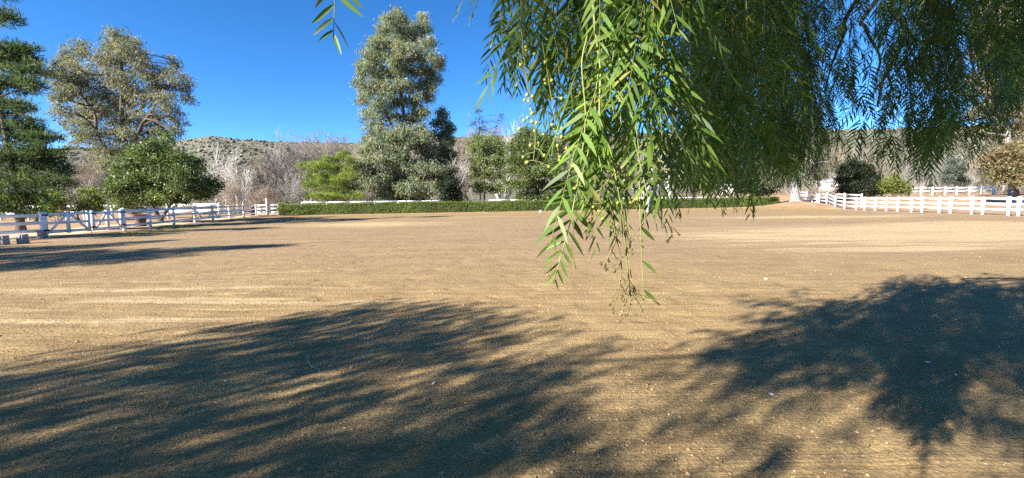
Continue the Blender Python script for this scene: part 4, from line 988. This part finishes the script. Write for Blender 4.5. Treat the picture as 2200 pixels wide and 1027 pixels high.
def hang(fol, st, p0, p1, rng, gap, fl, n, leafL, start=0.0, r=(.0022, .0009), k=4, coarse=False):
    Q = twig_path(p0, p1, 14, .035, rng); q_ = Q[[0, 4, 9, 13]] if coarse else Q; st.append((q_, np.linspace(r[0], r[1], len(q_)), k))
    L = np.linalg.norm(np.diff(Q, axis=0), axis=1); cum = np.concatenate(([0], np.cumsum(L))); tot = cum[-1]
    s = tot * start; a = rng.random() * 6.28
    while s < tot:
        i = min(int(np.searchsorted(cum, s)), 13); i = max(i, 1); f = (s - cum[i - 1]) / max(L[i - 1], 1e-6); p = Q[i - 1] + (Q[i] - Q[i - 1]) * f
        a += 2.4 + rng.normal(0, .3); u = np.array((math.cos(a), math.sin(a), 0)); T0 = norm(u * rng.uniform(.35, .75) + DOWN * .8)
        S = norm(np.cross(T0, u + rng.standard_normal(3) * .35)); F_ = fl * rng.uniform(.75, 1.15)
        fol.add(*frond(p, T0, S, F_, n, leafL, rng))
        if not coarse:
            tt = np.linspace(0, 1, 3)[:, None]; st.append((p + T0 * F_ * tt + DOWN * F_ * .22 * tt * tt, np.linspace(r[1] * .8, r[1] * .4, 3), 3))
        s += gap * rng.uniform(.7, 1.3)
    for q in range(2):
        T0 = norm(DOWN + rng.standard_normal(3) * .2); S = norm(np.cross(T0, rdir(1, rng)[0])); fol.add(*frond(Q[-1], T0, S, fl * .9, n, leafL, rng))

def build_pepper():
    rng = np.random.default_rng(5)
    base = np.array((1.2, -4.6, 0.0))
    root = thing('pepper_tree', 'near pepper tree whose feathery sprays hang before the arena', 'pepper tree', base)
    trunk_top = np.array((.7, -3.9, 2.6))
    mb = MB(); S = spline([base - np.array((0, 0, .2)), base + np.array((-.1, .2, 1.2)), trunk_top, np.array((.3, -3.0, 4.2)), np.array((.2, -2.0, 5.8))], 22)
    V, F = tube_geo(S, np.concatenate(([.62, .5], np.linspace(.44, .14, 20))), 12); mb.add(V, [F]); part('trunk', root, mb, M_barkgrey, True)
    def limb(pts, r0, r1, name='limb', mat=M_bark, k=7, n=20):
        m_ = MB(); V_, F_ = tube_geo(spline(pts, n), np.linspace(r0, r1, n), k); m_.add(V_, [F_]); return part(name, root, m_, mat, True)
    # limbs arching forward over the camera and out to the left and right
    limb([trunk_top, (.9, -2.0, 4.0), (.9, -.3, 4.3), (.8, 1.0, 3.6), (.7, 1.35, 2.9)], .07, .012)
    limb([trunk_top, (2.2, -1.4, 4.2), (3.2, 1.2, 4.6), (3.6, 3.2, 4.0)], .10, .035)
    limb([(3.6, 3.2, 4.0), at(1925, -20, 4.0), at(1945, 55, 4.0), at(1925, 120, 4.0), at(1900, 165, 4.0), at(1885, 230, 4.02)], .035, .008, 'branch')
    limb([at(1905, 155, 4.0), at(1915, 190, 4.05), at(1895, 215, 4.1)], .014, .004, 'branch', n=8)
    limb([(3.4, 3.0, 4.1), at(1875, 10, 3.8), at(1860, 60, 3.8), at(1890, 120, 3.8), at(1885, 160, 3.8)], .022, .006, 'branch')
    limb([(3.0, 2.8, 4.0), at(1840, 0, 3.5), at(1815, 70, 3.5), at(1790, 130, 3.5), at(1770, 200, 3.5)], .020, .004, 'branch')
    limb([(4.0, 3.0, 3.9), at(2040, 20, 3.4), at(2085, 75, 3.4), at(2115, 98, 3.4), at(2113, 125, 3.4), at(2122, 162, 3.4)], .016, .004, 'branch')
    limb([at(2085, 75, 3.4), at(2084, 120, 3.4), at(2094, 155, 3.4)], .008, .003, 'branch', n=8)
    limb([(3.2, 2.8, 4.0), at(1985, 120, 4.4), at(1990, 170, 4.4), at(2000, 200, 4.4)], .012, .004, 'branch', n=10)
    limb([trunk_top, (-2.5, -4.9, 4.4), (-5.5, -5.2, 4.9), (-8.5, -4.6, 4.4)], .10, .02)
    limb([trunk_top, (-1.2, -2.2, 4.4), (-2.6, -1.4, 5.0), (-3.6, -1.2, 5.0)], .05, .012)
    limb([(.2, -2.0, 5.8), (-3.5, -2.5, 6.2), (-9.0, -2.6, 5.6)], .10, .02)
    limb([(.9, -.3, 4.3), (-.2, .6, 4.4), (-.5, .7, 3.4), (-.42, .75, 2.6)], .022, .004, 'branch')
    limb([(3.2, 1.2, 4.6), (4.8, 1.4, 4.6), (6.5, 1.6, 4.2)], .06, .015)

    st, stg = [], []; folB, folC, folD = Fol(), Fol(), Fol()
    # ---- B: the sunlit mass of weeping branchlets, 0.6 to 1.7 m away
    prof = ([1050, 1062, 1080, 1105, 1130, 1165, 1205, 1240, 1290, 1340, 1380, 1440, 1500, 1545, 1580, 1625, 1680], [60, 150, 205, 215, 255, 255, 345, 390, 385, 370, 385, 390, 400, 420, 370, 350, 330])
    px = 1088.0
    while px < 1670:
        d = rng.uniform(.58, 1.15) if px > 1200 else rng.uniform(.72, 1.1)
        if px > 1470: d = rng.uniform(.9, 1.8)
        pe = np.interp(px, *prof) + 30 - abs(rng.normal(0, 50)) - (10 if px > 1210 else 40)
        if rng.random() < .3: pe -= rng.uniform(60, 220)
        e = at(px + rng.normal(0, 6), pe - .12 * FPX / d, d); top = at(px + rng.normal(0, 25), -260, d * rng.uniform(.98, 1.06)) + np.array((0, 0, .25))
        hang(folB, stg, top, e, rng, .05 if px > 1200 else .06, rng.uniform(.14, .21), 20, rng.uniform(.036, .050), start=.10)
        px += rng.uniform(11.0, 19.0) if px > 1200 else rng.uniform(13, 22)
    # ---- C: the part farther back, shade put into its leaf greens, 2.2 to 5 m away
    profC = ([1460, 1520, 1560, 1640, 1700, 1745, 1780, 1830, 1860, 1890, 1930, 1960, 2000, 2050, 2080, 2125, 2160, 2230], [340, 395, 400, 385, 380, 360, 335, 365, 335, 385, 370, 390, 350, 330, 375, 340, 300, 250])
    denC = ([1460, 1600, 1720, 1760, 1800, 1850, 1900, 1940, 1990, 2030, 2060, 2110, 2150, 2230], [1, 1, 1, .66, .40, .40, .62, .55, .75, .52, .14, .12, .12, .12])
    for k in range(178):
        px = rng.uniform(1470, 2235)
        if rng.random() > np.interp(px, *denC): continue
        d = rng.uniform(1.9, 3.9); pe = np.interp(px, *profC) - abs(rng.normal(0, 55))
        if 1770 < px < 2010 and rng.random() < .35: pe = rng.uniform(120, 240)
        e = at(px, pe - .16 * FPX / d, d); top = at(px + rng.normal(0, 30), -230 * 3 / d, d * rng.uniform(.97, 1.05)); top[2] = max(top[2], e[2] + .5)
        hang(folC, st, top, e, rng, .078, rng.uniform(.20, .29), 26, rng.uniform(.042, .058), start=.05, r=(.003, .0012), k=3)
    for k in range(6):                                     # nearer sprays in the same shaded greens at the upper right corner
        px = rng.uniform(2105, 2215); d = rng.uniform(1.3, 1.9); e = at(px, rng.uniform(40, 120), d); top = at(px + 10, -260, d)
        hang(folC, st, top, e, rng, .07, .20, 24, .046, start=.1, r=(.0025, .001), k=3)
    # ---- D: the crown overhead and behind, out of the frame, whose shade dapples the sand
    def canopy(poly, n, h, spread, per, skip_dense=0.0, seed=1):
        r = np.random.default_rng(seed); P = np.array(poly, float); cnt = 0; tries = 0
        G = np.array([gp(*q)[:2] for q in poly]); lo, hi = G.min(0) - .2, G.max(0) + .2
        def inside(x, y):
            c = False; j = len(G) - 1
            for i in range(len(G)):
                if (G[i][1] > y) != (G[j][1] > y) and x < (G[j][0] - G[i][0]) * (y - G[i][1]) / (G[j][1] - G[i][1]) + G[i][0]: c = not c
                j = i
            return c
        hero = [at(x_, y_, .7) for x_ in (1080, 1160, 1240, 1320, 1400, 1480, 1560) for y_ in (-40, 80, 200, 320)] + [at(1210, 520, .62), at(1360, 560, .62)]; sdir = np.array((-SHD[0] * math.cos(SUN_EL), -SHD[1] * math.cos(SUN_EL), math.sin(SUN_EL)))
        while cnt < n and tries < n * 60:
            tries += 1
            x, y = r.uniform(lo, hi)
            if not inside(x, y): continue
            if vnoise(x * 1.3, y * 1.3, 7 + seed) < skip_dense * (.8 if y < 3.4 and seed == 3 else 1): continue
            hh = r.uniform(*h); c = np.array((x, y, 0)) + sdir * (hh / math.sin(SUN_EL))
            qx, qy, w = project(c)
            if w[0] > .1 and -250 < qx[0] < 2450 and qy[0] > -520 : continue
            if np.linalg.norm(c - np.array((0, 0, CAM_H))) < 1.1: continue
            bad = False
            for hp in hero:
                v = c - hp; tt = v @ sdir
                if tt > 0 and np.linalg.norm(v - sdir * tt) < .43: bad = True
            if bad: continue
            cnt += 1
            for k in range(per):
                p = c + r.standard_normal(3) * spread; q = p + norm(DOWN * .35 + r.standard_normal(3)) * r.uniform(.35, .75)
                ux, uy, uw = project(np.array((p, q)))
                if ((uw > .05) & (uy > -420) & (ux > -400) & (ux < 2600)).any(): continue
                hang(folD, st, p, q, r, .13, .24, 14, .085, r=(.004, .002), k=3, coarse=True)
    canopy([(1575, 800), (1600, 735), (1660, 690), (1710, 650), (1790, 648), (1880, 690), (1990, 660), (1930, 608), (2080, 612), (2300, 605), (2700, 630), (2700, 900), (2400, 1100), (2000, 1120), (1720, 1080), (1680, 930), (1590, 900)], 600, (3.2, 6.2), .24, 2, .16, 3)
    canopy([(-500, 920), (0, 812), (300, 738), (600, 695), (800, 655), (1000, 668), (1150, 690), (1060, 725), (1200, 760), (1370, 785), (1330, 860), (1380, 910), (1600, 990), (1620, 1120), (600, 1120), (-400, 1120)], 420, (3.4, 5.8), .20, 2, .36, 4)
    # ---- unseen crown leaves added behind the camera to cut the sky fill
    r = np.random.default_rng(91); n = 1300; c = np.stack((r.uniform(-13, 12, n), r.uniform(-15, -2, n), r.uniform(2.6, 9.5, n)), -1)
    c = c[(c[:, 1] + 1.153 * c[:, 2] < .9) & (((c[:, 0] - .5) / 12) ** 2 + ((c[:, 1] + 6) / 9) ** 2 + ((c[:, 2] - 3) / 6.5) ** 2 < 1)]
    P = np.repeat(c, 46, 0) + r.standard_normal((len(c) * 46, 3)) * (.45, .45, .6); n = len(P)
    mc = MB(); leaves4(mc, P, norm(r.standard_normal((n, 3)) * .5 + DOWN), rdir(n, r), r.uniform(.16, .30, n), r.uniform(.07, .11, n), pal3(n, [(.05, .10, .022), (.07, .12, .028)], .15, r), .05)
    part('crown', root, mc, M_gloss, kind='stuff')
    # ---- A: the nearest fronds, leaf by leaf
    protos = []
    def leaflet_proto(bd, cup, tone):
        ss = np.array((0, .12, .35, .62, .84, 1.0)); ww = np.array((.10, .62, 1.0, .86, .48, .03)) * .5
        V = []
        for s_, w_ in zip(ss, ww):
            x = s_; yb = bd * s_ * s_; z = -.10 * s_ * s_
            V += [(x, yb - w_, z + cup * w_), (x, yb, z), (x, yb + w_, z + cup * w_)]
        V = np.array(V); i = np.arange(5)[:, None] * 3; F = np.concatenate([np.stack((i[:, 0] + a, i[:, 0] + 3 + a, i[:, 0] + 4 + a, i[:, 0] + 1 + a), -1) for a in (0, 1)])
        m_ = MB(); col = np.tile(tone, (18, 1)); col[1::3] = np.array(tone) * 1.25
        if bd in (.10, .22, -.10, -.22): col[12:] = (.30, .27, .10); col[9:12] = col[9:12] * .6 + np.array((.30, .27, .10)) * .4
        m_.add(V, [F], col); return m_.mesh('leaflet', M_gloss, smooth=True)
    tones = [(.10, .175, .028), (.12, .205, .032), (.085, .15, .027), (.14, .215, .038)]
    protos = [leaflet_proto(b_, c_, t_) for b_, c_, t_ in ((.16, .5, tones[0]), (.10, .35, tones[1]), (.22, .6, tones[2]), (.05, .4, tones[3]), (-.10, .45, tones[0]), (-.16, .5, tones[1]), (-.22, .35, tones[2]), (-.05, .55, tones[3]))]
    nleaf = [0]; bl = np.array(base)
    def hero(p0, p1, d, n, leafpx, tilt=0.0, sides=(1, 1), w=.150, a0=66, a1=34, d1=None, tipscale=.42):
        """frond from pixel p0 to pixel p1 at distance d"""
        A = at(*p0, d); Z = at(*p1, d1 or d); Lf = np.linalg.norm(Z - A); T0 = norm(Z - A)
        side = norm(np.cross(T0, np.array((0, 1.0, 0)))); side = norm(side * math.cos(tilt) + np.array((0, 1, 0)) * math.sin(tilt))
        midp = (A + Z) / 2 + side * Lf * rng.uniform(-.04, .04); R_ = spline([A, midp, Z], 12)
        m_ = MB(); V_, F_ = tube_geo(R_, np.linspace(.0011, .0005, 12), 5); m_.add(V_, [F_]); fr = part('frond', root, m_, M_greenstem, True)
        for i in range(n):
            t = .06 + .94 * (i + .5) / n; p = R_[0] + 0; idx = t * 11; i0 = min(int(idx), 10); p = R_[i0] + (R_[i0 + 1] - R_[i0]) * (idx - i0); T = norm(R_[i0 + 1] - R_[i0])
            for sd, on in ((1, sides[0]), (-1, sides[1])):
                if not on or nleaf[0] >= 296: continue
                if rng.random() < .06: continue
                an = rad(a0 + (a1 - a0) * t + rng.normal(0, 6)); env = (.72 + .28 * min(t / .25, 1)) * (1 - (1 - tipscale) * max(0, (t - .35) / .65))
                Nf = np.cross(T, side); D = norm(T * math.cos(an) + side * sd * math.sin(an) + Nf * rng.normal(0, .25))
                Ll = .93 * leafpx * d / FPX * env * rng.uniform(.85, 1.12); Nn = norm(Nf + rng.standard_normal(3) * .4); Y_ = norm(np.cross(Nn, D)); Nn = np.cross(D, Y_)
                bendside = 1 if (Y_ @ T) > 0 else -1                      # bend towards the tip
                me = protos[(0 if bendside > 0 else 4) + int(rng.integers(0, 4))]
                if bendside < 0: me = protos[4 + int(rng.integers(0, 4))]
                M = Matrix.Identity(4); ww = Ll * w * rng.uniform(.9, 1.15)
                pp = p + T * rng.uniform(-.2, .2) * Lf / n * sd
                for r_ in range(3): M[r_][0] = D[r_] * Ll; M[r_][1] = Y_[r_] * ww if False else Y_[r_] * Ll * w; M[r_][2] = Nn[r_] * Ll * w; M[r_][3] = pp[r_] - bl[r_] - 0
                o = link('leaflet', me, fr); o.matrix_local = M; nleaf[0] += 1
    # bottom sprays seen against the sand
    hero((1248, 352), (1188, 612), .62, 11, 92, .15, tipscale=.30)
    hero((1285, 330), (1322, 520), .66, 7, 66, .5, tipscale=.5, a0=60)
    hero((1362, 300), (1395, 440), .62, 5, 78, -.4)
    hero((1372, 330), (1384, 665), .64, 4, 62, .3, sides=(1, 0), tipscale=.9)
    hero((718, -70), (716, 84), .66, 5, 84, .0, tipscale=.62, a0=50, a1=30)
    hero((1440, 300), (1460, 470), .85, 7, 44, .5)
    hero((1543, 330), (1552, 462), 1.1, 6, 46, .4)
    # sunlit sprays in the mass
    hero((1290, 200), (1238, 420), .66, 9, 84, .35); hero((1265, 150), (1245, 330), .72, 8, 70, -.3)
    hero((1330, 215), (1350, 420), .70, 9, 74, .3); hero((1420, 110), (1425, 330), .64, 9, 78, .2)
    hero((1190, 60), (1195, 250), .72, 8, 60, .4); hero((1120, -10), (1105, 190), .80, 10, 50, -.5); hero((1075, 20), (1092, 215), .80, 10, 44, .6, tipscale=.5)
    hero((1330, 40), (1310, 220), .64, 8, 82, -.2); hero((1500, 130), (1510, 330), .80, 9, 62, .5); hero((1395, 250), (1372, 430), .74, 7, 66, -.5)
    hero((1240, 30), (1270, 190), .70, 7, 74, .1); hero((1165, 100), (1160, 260), .84, 8, 44, .8)
    # main hanging stems
    def stem(pix, d, r0, r1, name='twig', mat=M_greenstem):
        m_ = MB(); S_ = spline([at(*q, d) for q in pix], 4 * len(pix)); V_, F_ = tube_geo(S_, np.linspace(r0, r1, len(S_)), 6); m_.add(V_, [F_]); part(name, root, m_, mat, True); return S_
    stem([(1262, -160), (1274, 0), (1279, 70), (1290, 150), (1289, 250), (1312, 325), (1330, 420), (1345, 520), (1357, 600)], .65, .0022, .0007)
    stem([(1290, 150), (1330, 200), (1365, 270), (1375, 360), (1386, 470)], .65, .0015, .0007)
    stem([(1262, 75), (1250, 140), (1258, 250), (1248, 352)], .64, .0013, .0009)
    stem([(1200, 560), (1215, 520)], .62, .0006, .0004)
    stem([(1330, 360), (1280, 420), (1240, 470), (1228, 530), (1238, 580)], .64, .0011, .0004, mat=M_brownstem)
    stem([(1305, -150), (1305, 0), (1302, 90), (1312, 190)], .70, .0014, .0008); stem([(1420, -160), (1428, 0), (1422, 120)], .64, .0014, .0009)
    stem([(715, -260), (718, -70)], .66, .0018, .0011)
    # ---- fruit: bare panicles with buds, and strings of yellow berries
    mbud = MB(); Vs, Fs = lathe([(0, -1.1), (.55, -.75), (.95, 0), (.6, .8), (0, 1.25)], 7); mbud.add(Vs, [Fs]); bud_me = mbud.mesh('bud', M_bud, smooth=True)
    mber = MB(); Vs, Fs = lathe([(0, -1), (.7, -.7), (1, 0), (.7, .7), (0, 1)], 9); mber.add(Vs, [Fs]); ber_me = mber.mesh('berry', M_berry, smooth=True)
    buds = []
    def panicle(pix, d, n, ln):
        pan = MB(); mine = []; S_ = spline([at(*q, d) for q in pix], 24); V_, F_ = tube_geo(S_, np.linspace(.0013, .0006, 24), 5); pan.add(V_, [F_])
        for k in range(n):
            i = int(rng.integers(3, 23)); p = S_[i]; T = norm(S_[i] - S_[i - 1]); D = norm(T * .8 + np.array((rng.choice((-1, 1)) * rng.uniform(.4, 1), rng.normal(0, .5), 0))); L_ = ln * rng.uniform(.4, 1.1) * d / FPX
            q = spline([p, p + D * L_ * .5, p + D * L_ + DOWN * L_ * .25], 5); V_, F_ = tube_geo(q, np.linspace(.0009, .0005, 5), 4); pan.add(V_, [F_])
            if rng.random() < .55: mine.append(q[-1])
            for e in range(2):
                D2 = norm(D + rng.standard_normal(3) * .7); q2 = q[3] + D2 * L_ * .45; V_, F_ = tube_geo([q[3], (q[3] + q2) / 2 + DOWN * .0005, q2], [.0006, .0005, .0005], 4); pan.add(V_, [F_])
        pp_ = part('panicle', root, pan, M_brownstem, True); buds.extend((pp_, b_) for b_ in mine)
    panicle([(1312, 420), (1322, 500), (1335, 570), (1330, 620), (1322, 648)], .64, 9, 34)
    panicle([(1335, 430), (1345, 540), (1352, 610), (1355, 640), (1347, 682)], .64, 15, 36)
    panicle([(1322, 520), (1308, 550), (1295, 575)], .64, 6, 24); panicle([(1350, 600), (1368, 628), (1392, 640)], .64, 5, 22)
    panicle([(1340, 470), (1362, 500), (1382, 545)], .64, 7, 30); panicle([(1430, 470), (1440, 490), (1446, 515)], .85, 5, 22); panicle([(1300, 440), (1275, 475), (1255, 500)], .64, 6, 26)
    for pp_, b_ in buds:
        o = link('bud', bud_me, pp_, b_ - bl); o.scale = (.0023,) * 3
    strings = [([(1120, 60), (1128, 140), (1138, 220), (1150, 290), (1146, 345)], .67, 26), ([(1165, 90), (1180, 180), (1195, 280), (1200, 340)], .68, 18), ([(1240, 380), (1262, 430), (1300, 440)], .66, 9), ([(1335, 380), (1345, 410), (1352, 430)], .66, 6)]
    for pix, d, n in strings:
        bst = MB(); mine = []
        S_ = spline([at(*q, d) for q in pix], 24); V_, F_ = tube_geo(S_, np.linspace(.0010, .0005, 24), 5); bst.add(V_, [F_])
        for k in range(n):
            i = int(rng.integers(2, 24)); c = S_[i] + np.array((rng.normal(0, .011), rng.normal(0, .011), -abs(rng.normal(.008, .006))))
            V_, F_ = tube_geo([S_[i], (S_[i] + c) / 2 + np.array((0, 0, .002)), c], [.0005] * 3, 4); bst.add(V_, [F_])
            mine.append((c - bl, rng.uniform(.0027, .0036)))
        stalk = part('berry_stalk', root, bst, M_greenstem, True)
        for c_, s_ in mine:
            s_ *= .9; o = link('berry', ber_me, stalk, c_); o.scale = (s_, s_, s_ * 1.03)
        # ---- foliage meshes
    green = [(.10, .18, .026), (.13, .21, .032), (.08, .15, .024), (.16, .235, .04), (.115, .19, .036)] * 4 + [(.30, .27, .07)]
    shade_green = [(.07, .135, .028), (.09, .16, .032), (.055, .11, .025), (.115, .18, .038)]  # same leaves as the lit mass, darkened to paint in their shade
    for fol, six, cols, wk in ((folB, True, green, .165), (folC, True, shade_green, .150), (folD, False, shade_green, .24)):
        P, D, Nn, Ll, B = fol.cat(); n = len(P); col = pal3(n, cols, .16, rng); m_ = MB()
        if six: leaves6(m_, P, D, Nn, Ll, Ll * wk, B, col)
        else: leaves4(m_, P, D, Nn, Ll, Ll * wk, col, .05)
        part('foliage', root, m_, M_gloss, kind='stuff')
    for lst, mat in ((stg, M_greenstem), (st, M_bark)):
        m_ = MB()
        for Q, R, k in lst: V_, F_ = tube_geo(Q, R, max(3, k)); m_.add(V_, [F_])
        part('twigs', root, m_, mat, True, kind='stuff')
build_pepper()
